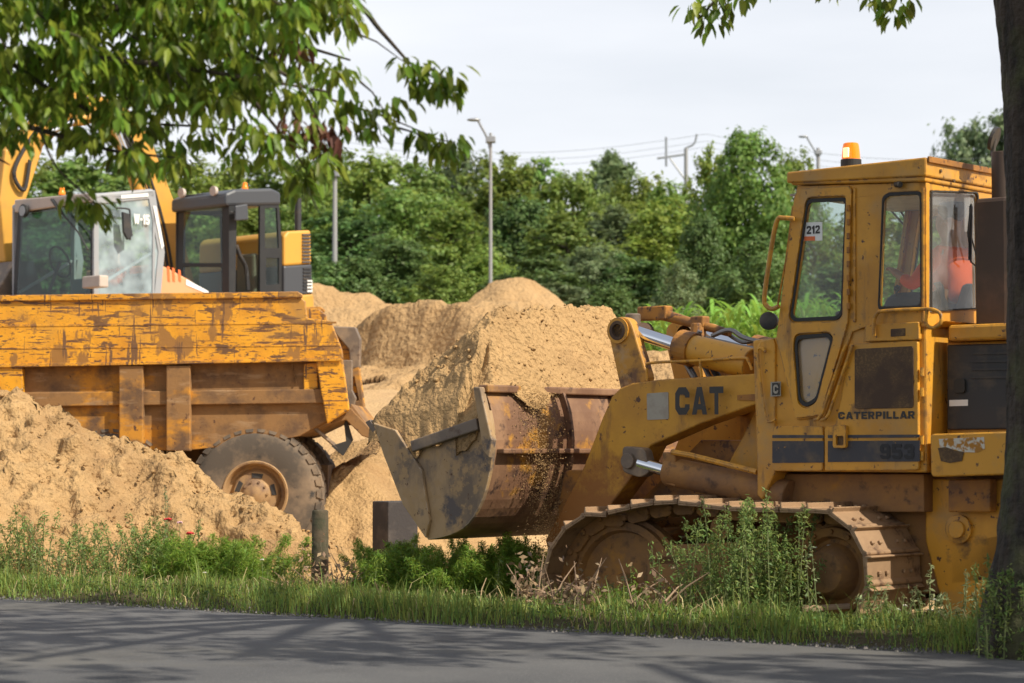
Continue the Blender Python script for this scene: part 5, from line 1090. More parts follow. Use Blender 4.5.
# ------------------------------------------------------------------ vegetation builders
def leaf_cards(P, Nn, size, aspect=.6, jitter=.4):
    """quads of leaf size at points P, facing roughly Nn"""
    n = len(P); d = Nn + rng.normal(0, jitter, (n, 3)); d /= np.linalg.norm(d, axis=1)[:, None]+1e-9
    r = rng.normal(0, 1, (n, 3)); u = np.cross(d, r); u /= np.linalg.norm(u, axis=1)[:, None]+1e-9; v = np.cross(d, u)
    s = size*rng.uniform(.6, 1.35, n)[:, None]
    bow = d*s*.18
    V = np.stack([P - u*s*.5, P - v*s*aspect*.5 + bow*.6, P + u*s*.5, P + v*s*aspect*.5 + bow*.6], 1).reshape(-1, 3)
    F = np.arange(n*4).reshape(-1, 4); return V, F
def crown_mesh(name, blobs, leaf, per_m2, fill=.45):
    Ps = []; Ns = []
    for (c, r) in blobs:
        c = np.array(c); r = np.array(r); area = 4*math.pi*(r.mean()**2); n = int(area*per_m2)
        d = rng.normal(0, 1, (n, 3)); d /= np.linalg.norm(d, axis=1)[:, None]
        # leafy sprays: points gather round sub-centres on the blob
        k = max(6, int(n/28)); sc_ = rng.normal(0, 1, (k, 3)); sc_ /= np.linalg.norm(sc_, axis=1)[:, None]; ii = rng.integers(0, k, n)
        d = sc_[ii] + rng.normal(0, .17, (n, 3)); rad = (rng.uniform(.72, 1.08, k)[ii] * (1 + rng.normal(0, .05, n)))
        inner_ = rng.random(n) < fill*.4; rad[inner_] *= rng.uniform(.4, .9, inner_.sum())
        Ps.append(c + d*r*rad[:, None]); Ns.append(d + np.array([0, 0, .5]))
    P = np.concatenate(Ps); N_ = np.concatenate(Ns); V, F = leaf_cards(P, N_, leaf, .62, .55); return fast_mesh(name, V, F)
def tree_blobs(h, w, seed, low=.12, top=.0):
    r_ = random.Random(seed); bl = []
    n = 26
    for i in range(n):
        t_ = (i+.5)/n; z = h*(low + (1-low)*t_*.93); ww = w*.5*math.sin(math.pi*min(1, .18+.80*t_**.9))**.75
        a = i*2.4 + r_.uniform(-.5, .5); rr = ww*r_.uniform(.35, .85); s = w*.5*r_.uniform(.26, .46)*(1.1-.45*t_)
        bl.append(((math.cos(a)*rr, math.sin(a)*rr, z), (s, s, s*r_.uniform(.75, 1.15))))
    bl.append(((0, 0, h*.5), (w*.30, w*.30, h*.34))); bl.append(((r_.uniform(-.1, .1)*w, 0, h*.90), (w*.12, w*.12, h*.09)))
    return bl
def limbs_mesh(h, w, seed, r0):
    r_ = random.Random(seed); mb = MB(); mb.tube([(0, 0, -.3), (0.05*h*.2, 0, h*.25), (0, .02*h, h*.55), (0, 0, h*.9)], r0, 8, rads=[r0*1.25, r0, r0*.6, r0*.1])
    for i in range(11):
        a = i*2.4; z0 = h*(.15+.06*i); L_ = w*.42*(1-.05*i); mb.tube([(0, 0, z0), (math.cos(a)*L_*.5, math.sin(a)*L_*.5, z0+L_*.35), (math.cos(a)*L_, math.sin(a)*L_, z0+L_*.55)], .1, 5, rads=[r0*.45, r0*.25, .02])
    return mb
M['bark'] = mat('tree_bark', (.075, .058, .042), .9, layers=[((.035, .028, .02), 6, 7, .45, .6, (3, 3, .5)), ((.10, .10, .055), 3, 6, .55, .75)], bump=(9, 1.0, .04))
LM = {  # distance haze is put into the colours: a and b lifted, e paled
 'a': leafmat('leaves_mid_green', (.155, .235, .050), .34, ('island', .30, .02), (.18, .015)),
 'b': leafmat('leaves_dark_green', (.105, .180, .050), .30, ('island', .35, .02), (.18, .012)),
 'c': leafmat('leaves_yellow_green', (.185, .255, .048), .36, ('island', .28, .02), (.15, .012)),
 'd': leafmat('leaves_grey_green', (.145, .195, .085), .32, ('island', .25, .02), (.15, .01)),
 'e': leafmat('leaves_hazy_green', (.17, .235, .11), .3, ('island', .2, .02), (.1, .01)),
}
protos = {}
def proto(kind, v):
    if (kind, v) not in protos:
        h, w = 10, (7.2, 8.4, 6.2)[v]
        cr_ = crown_mesh('crown', tree_blobs(h, w, v*7+ord(kind)), .26, 34); cr_.materials.append(LM[kind])
        tm = limbs_mesh(h, w, v, .20); bmesh.ops.recalc_face_normals(tm.bm, faces=tm.bm.faces); tme = bpy.data.meshes.new('trunk'); tm.bm.to_mesh(tme); tm.bm.free(); tme.materials.append(M['bark'])
        protos[(kind, v)] = (cr_, tme, w)
    return protos[(kind, v)]
def far_tree(px, toprow, D, wpx, kind, v, label, name='broadleaf_tree', group='trees along the far side of the site'):
    b_ = at(px, HOR, D); g = H(b_.x, b_.y, False); hgt = at(px, toprow, D).z - g; cr_, tme, w = proto(kind, v)
    e = empty(name, (b_.x, b_.y, g), rng.uniform(0, 6.28), label=label, cat='tree' if name != 'shrub' else 'shrub', group=group)
    sxy = (wpx/FPX*D)/w; e.scale = (sxy, sxy, hgt/10.0)
    ob('crown', cr_, None, e); ob('trunk', tme, None, e); return e
T_ = {}
LMK = [(-40, 'off the left edge'), (40, 'above the left end of the pale cab'), (110, 'above the right end of the pale cab'), (165, 'between the two cabs'), (225, 'above the dark cab'), (280, 'above the excavator exhaust'), (320, 'above the excavator engine housing'),
 (345, 'behind the left lamp post'), (378, 'just right of the left lamp post'), (420, 'midway between the two lamp posts'), (470, 'just left of the right lamp post'), (500, 'behind the right lamp post'), (525, 'just right of the right lamp post'), (550, 'above the farthest sand heap'),
 (580, 'above the left end of the bucket load'), (600, 'above the middle of the bucket load'), (625, 'above the tilt lever of the loader'), (650, 'left of the railway mast'), (690, 'at the railway mast'), (900, 'seen through the loader cab'), (975, 'behind the rear of the loader cab'), (1030, 'behind the roadside trunk'), (2000, 'off the right edge')]
def tlabel(px, tr, k):
    lm = next(t_ for lim, t_ in LMK if px <= lim); row = 'back' if tr < 186 else 'middle' if tr < 233 else 'front'
    return '%s tree, %s row of the wood, %s' % ({'a': 'mid green', 'b': 'dark green', 'c': 'yellow green', 'd': 'grey green'}[k], row, lm)
_old = {
 'a': 'mid green broadleaf tree in the wood behind the site', 'b': 'dark green dense tree in the wood behind the site',
 'c': 'yellow green sunlit tree in the wood behind the site', 'd': 'grey green willowy tree in the wood behind the site'}
spec = [  # px, top row, distance, width px, kind, variant
 (-70, 150, 100, 170, 'a', 0), (10, 148, 104, 150, 'c', 1), (70, 152, 98, 140, 'a', 2), (135, 146, 104, 150, 'b', 0), (200, 160, 100, 140, 'c', 1), (262, 158, 106, 150, 'a', 0),
 (322, 158, 104, 120, 'c', 2), (368, 152, 98, 125, 'c', 1), (415, 156, 106, 120, 'a', 0), (458, 152, 112, 110, 'd', 1), (505, 158, 104, 120, 'c', 0), (538, 154, 110, 90, 'a', 2), (575, 170, 104, 95, 'a', 1), (612, 150, 112, 90, 'd', 0), (640, 176, 100, 100, 'c', 1),
 (668, 178, 96, 80, 'a', 2),
 (0, 190, 84, 130, 'b', 1), (90, 196, 86, 140, 'a', 2), (250, 205, 82, 120, 'c', 1), (300, 198, 80, 110, 'a', 0), (352, 205, 78, 110, 'b', 2), (402, 188, 82, 110, 'a', 1), (452, 205, 78, 105, 'c', 0), (515, 200, 84, 100, 'b', 1), (565, 212, 78, 110, 'a', 2), (618, 205, 80, 105, 'd', 0), (662, 200, 78, 95, 'c', 2),
 (300, 245, 70, 110, 'b', 0), (350, 258, 70, 90, 'b', 1), (395, 236, 72, 90, 'b', 2), (440, 262, 68, 80, 'a', 0), (480, 252, 70, 95, 'c', 1), (535, 255, 68, 110, 'b', 0), (590, 248, 70, 100, 'd', 1), (635, 255, 68, 95, 'b', 2), (560, 282, 62, 90, 'd', 0), (610, 285, 62, 80, 'b', 1),
 (880, 205, 90, 150, 'a', 1), (960, 200, 92, 150, 'b', 0), (1050, 195, 92, 160, 'a', 2), (1130, 180, 95, 160, 'b', 1), (860, 260, 75, 130, 'b', 2), (930, 262, 74, 120, 'a', 0), (1010, 258, 74, 130, 'c', 1), (1090, 255, 74, 130, 'a', 2)]
for i, (px, tr, D, wp, k, v) in enumerate(spec):
    far_tree(px, tr, D, wp*1.42, k, v, tlabel(px, tr, k))
far_tree(748, 128, 80, 150, 'a', 1, 'tallest rounded tree standing directly left of the loader cab')
far_tree(712, 150, 83, 90, 'c', 0, 'pale topped tree leaning against the tallest tree left of the cab')
far_tree(798, 152, 82, 95, 'c', 2, 'yellow green tree just left of the loader cab roof')
far_tree(700, 215, 66, 90, 'b', 1, 'dark bushy tree above the lift arm of the loader')
far_tree(762, 232, 64, 110, 'b', 0, 'dark bushy tree beside the grab handle of the loader cab')
far_tree(680, 262, 60, 70, 'd', 2, 'low grey green bush behind the maize, left of the loader')
far_tree(965, 118, 150, 130, 'e', 1, 'pale distant tree showing above the loader cab roof', group='distant trees above the cab')
far_tree(1012, 106, 148, 150, 'e', 0, 'pale distant tree behind the exhaust of the loader', group='distant trees above the cab')
far_tree(1080, 112, 150, 110, 'e', 2, 'pale distant tree to the right of the roadside trunk', group='distant trees above the cab')
far_tree(610, 148, 135, 70, 'e', 0, 'pale tall distant tree rising behind the middle of the wood', group='distant trees above the cab')
far_tree(325, 142, 150, 110, 'e', 1, 'pale distant tree rising behind the wood beside the hanging branch', group='distant trees above the cab')

# ------------------------------------------------------------------ poles and wires
M['conc'] = mat('pole_concrete', (.30, .30, .30), .85, layers=[((.30, .29, .28), 2, 6, .45, .7)])
M['metal'] = mat('galvanised_metal', (.35, .36, .37), .45, .6)
def lamp_pole(px, toprow, D, armdx, armdy, label, r=.14, group='street lamps beyond the site', low=None):
    b_ = at(px, HOR, D); g = H(b_.x, b_.y, False); tz = at(px, toprow, D).z; e = empty('street_lamp', (b_.x, b_.y, g), 0, label=label, cat='street lamp', group=group)
    h = tz-g; MB().cyl((0, 0, -.3), (0, 0, h), r*1.25, r*.8, n=14).build('pole', M['conc'], e, bev=0, smooth=True)
    s_ = D/FPX; p = smooth_path([(0, 0, h-.5), (armdx*.25*s_, 0, h-.1), (armdx*.6*s_, 0, h+armdy*.55*s_), (armdx*.8*s_, 0, h+armdy*s_), (armdx*s_, 0, h+armdy*.95*s_)], 4)
    a_ = MB().tube(p, .035, 6); a_.build('arm', M['metal'], e, bev=0, smooth=True)
    q = Vector(p[-1]); MB().ball(q, .085, 2, (2.4, 1.2, .6)).build('lamp_head', M['metal'], e, bev=0, smooth=True)
    MB().box((-.14, -.14, h-.28), (.14, .14, h-.10)).build('bracket', M['metal'], e, bev=.02); return e
lamp_pole(490.5, 133, 66, -17, 14, 'pale concrete lamp post with curved arm in front of the wood', .05)
lamp_pole(334, 168, 72, -14, 14, 'pale concrete lamp post partly behind the hanging branch', .08)
lamp_pole(820, 148, 95, -15, 12, 'lamp post top showing just left of the amber beacon', .09)
b_ = at(687, HOR, 112); g = H(b_.x, b_.y, False); e = empty('catenary_mast', (b_.x, b_.y, g), 0, label='railway mast with crossarm standing above the wood left of the tallest tree', cat='mast')
h = at(687, 148, 112).z-g; s_ = 112/FPX; MB().cyl((0, 0, -.3), (0, 0, h), .14, .09, n=10).build('pole', M['conc'], e, bev=0)
MB().tube([(0, 0, h-.3), (-29*s_, 0, h-.5)], .06, 5).build('crossarm', M['metal'], e, bev=0); MB().tube([(-20*s_, 0, h-.9), (-20*s_, 0, h+11*s_)], .06, 5).build('upright', M['metal'], e, bev=0)
MB().tube([(0, 0, h-1.6), (-16*s_, 0, h-.5)], .05, 5).build('brace', M['metal'], e, bev=0); MB().tube(smooth_path([(0, 0, h), (8*s_, 0, h+4*s_), (11*s_, 0, h+14*s_)], 3), .05, 5).build('horn_arm', M['metal'], e, bev=0)
for row, dz in ((133, 0), (140, 1), (146, 2)):
    a = at(-80, row-12, 118); c = at(1120, row+8, 112); pts = [a.lerp(c, t_/30) - Vector((0, 0, 1.1*math.sin(math.pi*((t_/10) % 1)))) for t_ in range(31)]
    o = MB().tube(pts, .009, 4).build('overhead_wire', M['metal'], None, bev=0); tag(o, ('topmost', 'middle', 'lowest')[dz] + ' of three thin overhead wires crossing the pale sky', 'wire', 'overhead wires')

# ------------------------------------------------------------------ maize behind the loader
LMc = leafmat('maize_leaves', (.19, .32, .05), .35, ('island', .25, .02), (.12, .01))
def maize(seed):
    r_ = random.Random(seed); V = []; F = []
    def strip(pts, ws, side):
        n0 = len(V)
        for p, w_ in zip(pts, ws): V.extend([p - side*w_, p + side*w_])
        for i in range(len(pts)-1): F.append((n0+2*i, n0+2*i+1, n0+2*i+3, n0+2*i+2))
    h = 2.1
    for a in (0, math.pi/2): strip([Vector((0, 0, -.1)), Vector((0, 0, h))], [.016, .008], Vector((math.cos(a), math.sin(a), 0)))
    for k in range(13):
        a = k*2.6 + r_.uniform(-.4, .4); z0 = .35+k*.14; L_ = r_.uniform(.75, 1.15)*(1-.02*k); d = Vector((math.cos(a), math.sin(a), 0)); sd_ = Vector((-math.sin(a), math.cos(a), 0)); up_ = r_.uniform(.95, 1.5)
        pts = [Vector((0, 0, z0)) + d*L_*t_*.45 + Vector((0, 0, L_*(up_*t_*1.1 - .95*t_*t_))) for t_ in (0, .2, .4, .6, .8, 1)]
        strip(pts, [.016, .030, .034, .030, .020, .003], (sd_ + Vector((0, 0, r_.uniform(-.5, .5)))).normalized())
    me = fast_mesh('maize_plant', V, F); me.materials.append(LMc); return me
mz = [maize(i) for i in range(4)]; k = 0
for row in range(5):
    D = 43 + row*1.3
    for px in range(628, 1100, 11):
        if row > 1 and px > 800 and px % 2: continue
        if k >= 240: break
        b_ = at(px + random.uniform(-4, 4) + row*5, HOR, D + random.uniform(-.3, .3)); g = H(b_.x, b_.y, False)
        tz = at(px, np.interp(px, [628, 650, 700, 760, 1100], [318, 311, 306, 300, 296]) + random.uniform(-5, 6), D).z
        o = ob('maize_plant', mz[k % 4], None, None); o.location = (b_.x, b_.y, g); o.rotation_euler = (random.uniform(-.06, .06), random.uniform(-.06, .06), random.uniform(0, 6.28)); s_ = (tz-g)/2.45; o.scale = (1.15, 1.15, s_)
        tag(o, 'bright green maize plant in the field behind the crawler loader', 'maize plant', 'maize plants in the field'); k += 1

# ------------------------------------------------------------------ grass and weeds on the verge
n = 52000
l = rng.uniform(-3.0, 13.5, n); s0 = rng.beta(1.35, 1.6, n)*1.9 + .04
V = np.zeros((n, 5, 3)); pts = np.zeros((n, 3)); 
dens = np.array([noise.noise(Vector((a*1.2, b_*1.8, 0))) for a, b_ in zip(l, s0)]); hgt = (.035 + .065*np.clip(s0/.7, 0, 1) + .20*np.clip(dens+.08, 0, 1))*rng.uniform(.4, 1.35, n) + .14*(rng.random(n) < .02)
keep = (dens > -.30) | (rng.random(n) < .35)
for i in range(n):
    p = road_pt(s0[i], l[i]); pts[i] = (p.x, p.y, H(p.x, p.y, False)-.01)
ang = rng.uniform(0, 6.28, n); lean = rng.uniform(.1, .75, n)*hgt; d = np.stack([np.cos(ang), np.sin(ang), 0*ang], 1); sdv = np.stack([-np.sin(ang), np.cos(ang), 0*ang], 1); w_ = rng.uniform(.0022, .0048, n)[:, None]
up = np.array([0, 0, 1.0]); hg = hgt[:, None]; ln = lean[:, None]
V[:, 0] = pts - sdv*w_; V[:, 1] = pts + sdv*w_; V[:, 2] = pts + d*ln*.35 + up*hg*.6 + sdv*w_*.8; V[:, 3] = pts + d*ln*.35 + up*hg*.6 - sdv*w_*.8; V[:, 4] = pts + d*ln + up*hg*.95
V = V[keep]; m_ = len(V); base = np.arange(m_)[:, None]*5; tri = np.concatenate([base+np.array([[0, 1, 2]]), base+np.array([[0, 2, 3]]), base+np.array([[3, 2, 4]])])
gme = fast_mesh('grass', V.reshape(-1, 3), tri)
GM = leafmat('verge_grass', (.20, .27, .06), .38, ('island', .45, .05)); GM2 = None
tag(ob('grass', gme, GM), 'uneven sunlit grass of the verge between road and building site', 'grass', kind='stuff')
# straw and dead stalks standing in the grass
n = 2400; l = rng.uniform(-3, 13.5, n); s0 = rng.uniform(.15, 1.9, n); V = []; F = []
for i in range(n):
    if noise.noise(Vector((l[i]*.9, s0[i]*1.3, 6))) < -.05: continue
    p = road_pt(s0[i], l[i]); p.z = H(p.x, p.y, False)-.01; a = random.uniform(0, 6.28); h_ = random.uniform(.06, .26); d_ = Vector((math.cos(a), math.sin(a), 0)); s_ = Vector((-math.sin(a), math.cos(a), 0))*random.uniform(.002, .0045); b0 = len(V)
    q = p + d_*h_*random.uniform(.1, .5) + Vector((0, 0, h_*.6)); r_ = q + d_*h_*random.uniform(.1, .9) + Vector((0, 0, h_*random.uniform(-.3, .35)))
    V += [p-s_, p+s_, q+s_, q-s_, r_+s_*.6, r_-s_*.6]; F += [(b0, b0+1, b0+2, b0+3), (b0+3, b0+2, b0+4, b0+5)]
tag(ob('dry_grass', fast_mesh('dry_grass', V, F), leafmat('straw', (.42, .33, .17), .25, ('island', .35, .02))), 'dead straw coloured stalks mixed through the verge grass', 'dry grass', kind='stuff')
# low leafy ground cover
n = 15000; l = rng.uniform(-3, 13.5, n); s0 = rng.uniform(.15, 1.8, n); P = np.array([tuple(road_pt(b_, a)) for a, b_ in zip(l, s0)]); P[:, 2] = [H(p[0], p[1], False) for p in P]; P[:, 2] += rng.uniform(.0, .09, n)
V, F = leaf_cards(P, np.tile([0, 0, 1.0], (n, 1)), .028, .55, .7)
tag(ob('ground_cover', fast_mesh('ground_cover', V, F), leafmat('clover_leaves', (.085, .14, .03), .25, ('island', .35, .03))), 'low clover and plantain leaves under the verge grass', 'ground cover', kind='stuff')

def weed_mesh(seed, h, w, nst, leaf, asp, dens, droop=.2, fine=False):
    r_ = random.Random(seed); mb = MB(); P = []; N_ = []
    for i in range(nst):
        a = r_.uniform(0, 6.28); b0 = Vector((r_.gauss(0, w*.30), r_.gauss(0, w*.18), -.03)); hh = h*(1.05 if i == 0 else r_.uniform(.30, 1.0)**.8); out_ = w*.42*r_.uniform(.1, 1)
        pth = [b0 + Vector((math.cos(a)*out_*t_**1.6, math.sin(a)*out_*t_**1.6, hh*t_)) for t_ in (0, .3, .6, .85, 1)]
        mb.tube(pth, .004, 4, rads=[.006, .005, .004, .003, .0015])
        for k in range(int(dens*hh)):
            t_ = r_.uniform(.08, 1); j = min(3, int(t_*4)); c = pth[j].lerp(pth[j+1], t_*4-j) if j < 4 else pth[-1]
            aa = r_.uniform(0, 6.28); rr = (w*.10 + .025)*r_.uniform(.1, 1)*(1.2-t_*.85)
            P.append((c.x+math.cos(aa)*rr, c.y+math.sin(aa)*rr, max(.01, c.z+r_.uniform(-.02, .03)))); N_.append((math.cos(aa)*.5, math.sin(aa)*.5, .8))
    return mb, np.array(P), np.array(N_), leaf, asp
WM = {'dark': leafmat('weed_dark_leaves', (.17, .27, .035), .4, ('island', .35, .03)), 'mid': leafmat('weed_mid_leaves', (.18, .25, .07), .4, ('island', .35, .04)), 'grey': leafmat('weed_pale_leaves', (.28, .32, .16), .4, ('island', .3, .04))}
M['stem'] = mat('green_stem', (.14, .17, .06), .8)
wproto = {}
def weed(px, D, top, wpx, kind, style, label, group=None, name='weed'):
    b_ = at(px, HOR, D); g = H(b_.x, b_.y, False); h = max(.25, at(px, top, D).z-g); w = wpx/FPX*D*1.25
    sty = {'bush': (1.0, 46, .036, .32, 170), 'feather': (1.0, 110, .050, .13, 900), 'tall': (1.0, 14, .045, .26, 90), 'sprig': (1.0, 5, .032, .45, 50)}[style]
    mb, P, N_, lf, asp = weed_mesh(int(px*7+D), h, w, max(3, int(sty[1]*max(.5, w/.8))), sty[2], sty[3], sty[4])
    e = empty(name, (b_.x, b_.y, g), 0, label=label, cat='wild plant', group=group)
    mb.build('stems', M['stem'], e, bev=0)
    V, F = leaf_cards(P, N_, lf, asp, .7); ob('leaves', fast_mesh('leaves', V, F), WM[kind], e); return e
weed(8, 20.4, 508, 60, 'mid', 'bush', 'leafy green weed at the left edge of the picture below the sand heap', 'weeds on the verge')
weed(40, 20.6, 524, 40, 'grey', 'tall', 'thin pale weed next to the leftmost weed under the heap', 'weeds on the verge')
weed(110, 20.2, 520, 70, 'mid', 'bush', 'loose green weed in front of the middle of the near sand heap', 'weeds on the verge')
weed(152, 20.3, 514, 60, 'mid', 'bush', 'upright green weed left of the red flowers', 'weeds on the verge')
weed(212, 20.2, 532, 90, 'dark', 'feather', 'round dark green bushy weed right of the red flowers', 'weeds on the verge')
weed(166, 20.6, 488, 14, 'grey', 'sprig', 'single thin dry stalk standing above the red flowers', 'weeds on the verge')
weed(408, 18.9, 538, 60, 'dark', 'feather', 'dense dark green feathery weed in front of the dark block', 'weeds on the verge')
weed(455, 18.6, 545, 110, 'dark', 'feather', 'wide dense feathery weed below the bucket side plate', 'weeds on the verge')
weed(500, 18.4, 534, 60, 'dark', 'feather', 'dark feathery weed under the back of the bucket', 'weeds on the verge')
weed(548, 18.2, 542, 26, 'mid', 'tall', 'thin weed standing before the front of the crawler track', 'weeds on the verge')
weed(662, 16.6, 545, 60, 'mid', 'tall', 'bright green weed in front of the track idler', 'weeds on the verge')
weed(640, 16.6, 578, 50, 'dark', 'bush', 'low bright green clump at the foot of the track', 'weeds on the verge')
weed(722, 16.2, 510, 70, 'mid', 'bush', 'bushy green weed in front of the middle of the track', 'weeds on the verge')
weed(760, 16.0, 492, 70, 'mid', 'bush', 'tallest leafy weed, reaching above the track in front of the loader', 'weeds on the verge')
weed(778, 16.0, 508, 50, 'mid', 'bush', 'green weed leaning right of the tallest weed beside the rear track bend', 'weeds on the verge')
weed(822, 15.8, 542, 26, 'grey', 'sprig', 'flat topped pale weed in front of the rear sprocket', 'weeds on the verge')
weed(905, 15.5, 588, 40, 'grey', 'tall', 'small pale weed below the rear end of the track', 'weeds on the verge')
weed(962, 15.2, 566, 40, 'grey', 'tall', 'pale flowering weed left of the tree trunk', 'weeds on the verge')
weed(1012, 13.4, 545, 50, 'mid', 'bush', 'green weed in front of the foot of the roadside tree', 'weeds on the verge')
weed(1045, 13.3, 560, 60, 'mid', 'bush', 'green weed at the right edge by the roadside tree', 'weeds on the verge')
for i, (px, D) in enumerate(((60, 20.6), (82, 20.8), (270, 20.2), (590, 17.2), (690, 16.4), (860, 15.4), (880, 15.4), (935, 15.0), (530, 18.0), (362, 19.4))):
    weed(px, D, HOR+1.2*FPX/D-random.uniform(38, 60), 36, ('mid', 'grey')[i % 2], 'tall', 'small thin weed in the grass ' + ('below the left part of the near sand heap', 'left of the weed under the middle of the heap', 'just left of the wooden post', 'in front of the front idler', 'left of the bushy weed before the track', 'below the rear sprocket', 'right of the rear sprocket', 'left of the pale weed by the trunk', 'under the back of the bucket', 'between the wooden post and the feathery weeds')[i], 'small weeds in the grass')
# white and pink flower heads, red flowers
def flower(px, py, D, r, m_, label, group):
    p = at(px, py, D); g = H(p.x, p.y, False); e = empty('flower', (p.x, p.y, g), random.uniform(0, 6), label=label, cat='flower', group=group); h = p.z-g
    MB().tube([(0, 0, -.02), (.01, 0, h*.5), (0, 0, h)], .003, 4).build('stem', M['stem'], e, bev=0)
    mb = MB()
    for k in range(9):
        a = k*2.4; q = r*.22*math.sqrt(k); mb.ball((math.cos(a)*q, math.sin(a)*q, h+random.uniform(0, r*.3)), r*.35, 1, (1, 1, .6))
    mb.build('flower_head', m_, e, bev=0)
M['petalw'] = mat('white_petals', (.62, .58, .52), .8); M['petalr'] = mat('red_petals', (.55, .03, .03), .7); M['petalp'] = mat('pink_petals', (.6, .35, .38), .8)
for px, py, D, r, m_, l_ in ((168, 520, 20.3, .045, 'petalr', 'red flower head highest of the cluster by the sand heap'), (180, 523, 20.3, .035, 'petalp', 'pale pink flower head between the red ones'), (190, 534, 20.2, .045, 'petalr', 'red flower head lowest right of the cluster by the heap')):
    flower(px, py, D, r, M[m_], l_, 'red flowers by the heap')
for px, py, D in ((205, 573, 19.9), (262, 560, 19.9), (525, 567, 18.3), (545, 580, 18.0), (898, 610, 15.6), (905, 606, 15.6), (930, 610, 15.4), (935, 600, 15.6), (478, 570, 18.6), (600, 588, 17.4), (128, 555, 20.2), (815, 548, 16.2), (829, 546, 16.2)):
    flower(px, py, D, .022, M['petalw'], 'small white flower head among the verge weeds', 'small white flowers in the verge')
# dry twigs and litter of dead leaves
M['twig'] = mat('dry_twig', (.30, .20, .13), .9); M['dead'] = leafmat('dead_leaves', (.25, .17, .10), .15, ('island', .5, .02))
def brush(px, py, D, w, h, n, label):
    c = at(px, py, D); g = H(c.x, c.y); e = empty('brushwood_pile', (c.x, c.y, g), 0, label=label, cat='brushwood', group='piles of dead twigs and leaves'); mb = MB()
    for i in range(n):
        a = Vector((random.gauss(0, w*.4), random.gauss(0, .18), random.uniform(0, h*.4))); d_ = Vector((random.uniform(-1, 1), random.uniform(-.6, .6), random.uniform(-.1, .9))).normalized()*random.uniform(.15, .42)
        mb.tube([a, a+d_*.5+Vector((0, 0, .02)), a+d_], .006, 5, rads=[random.uniform(.005, .012), .006, .002])
    mb.build('twigs', M['twig'], e, bev=0); n2 = n*16
    P = np.stack([rng.normal(0, w*.42, n2), rng.normal(0, .16, n2), np.abs(rng.normal(0, h*.45, n2))+.01], 1); V, F = leaf_cards(P, rng.normal(0, 1, (n2, 3)), .055, .45, .8); ob('dead_leaves', fast_mesh('dead_leaves', V, F), M['dead'], e)
brush(328, 572, 18.6, .30, .42, 44, 'brown pile of dead twigs and leaves beside the wooden post')
brush(530, 585, 17.0, .16, .40, 16, 'dry brown stalks standing under the rear of the bucket')
brush(578, 598, 16.4, .24, .28, 16, 'pale dry twigs lying before the front idler of the track')
brush(650, 570, 16.0, .22, .30, 8, 'dry seed stalks in front of the track frame')
p = at(826, 612, 15.9); o = MB().prism([(-.16, 0, 0), (.17, .02, .02), (.17, .05, .035), (-.16, .03, .02)], (0, 0, .022)).build('wood_offcut', M['twig'], None, bev=.003); o.location = p; tag(o, 'pale strip of wood lying in the grass in front of the sprocket', 'wood offcut')

# ------------------------------------------------------------------ the roadside tree at the right edge and the avenue behind the camera
def leafmesh6(P, D_, up_, size):
    """ovate, slightly folded and drooping leaves: base P, pointing along D_"""
    n = len(P); D_ = D_/np.linalg.norm(D_, axis=1)[:, None]; sd_ = np.cross(D_, up_); sd_ /= np.linalg.norm(sd_, axis=1)[:, None]+1e-9; nn = np.cross(sd_, D_); s = size[:, None]; w_ = s*.185*rng.uniform(.8, 1.2, (n, 1)); fo = s*.07
    V = np.stack([P, P+D_*s*.30-sd_*w_+nn*fo, P+D_*s*.30+sd_*w_+nn*fo, P+D_*s*.68-sd_*w_*.80+nn*fo*.3, P+D_*s*.68+sd_*w_*.80+nn*fo*.3, P+D_*s*1.0-nn*s*.12, P+D_*s*.30, P+D_*s*.68-nn*fo*.6], 1).reshape(-1, 3)
    b_ = np.arange(n)[:, None]*8; T3 = [(0, 6, 1), (0, 2, 6), (1, 6, 3), (6, 7, 3), (6, 2, 4), (6, 4, 7), (3, 7, 5), (7, 4, 5)]
    F = np.concatenate([b_+np.array([t_]) for t_ in T3]); return V, F
LMn = leafmat('cherry_leaves', (.16, .235, .030), .52, ('island', .60, .035), None, .40)
def sprays(tips, n_leaf, spread, size, outdir=None):
    P = []; D_ = []
    for tp, td in tips:
        for k in range(n_leaf):
            q = Vector((random.gauss(0, spread), random.gauss(0, spread), random.gauss(0, spread*.7))); P.append(tp+q)
            dv = td*.5 + q.normalized()*.6 + Vector((random.uniform(-.6, .6), random.uniform(-.6, .6), -.75)); D_.append(dv.normalized())
    P = np.array(P); D_ = np.array(D_); up_ = np.tile([0, 0, 1.0], (len(P), 1)) + rng.normal(0, .35, (len(P), 3)); return leafmesh6(P, D_, up_, size*rng.uniform(.65, 1.2, len(P)))
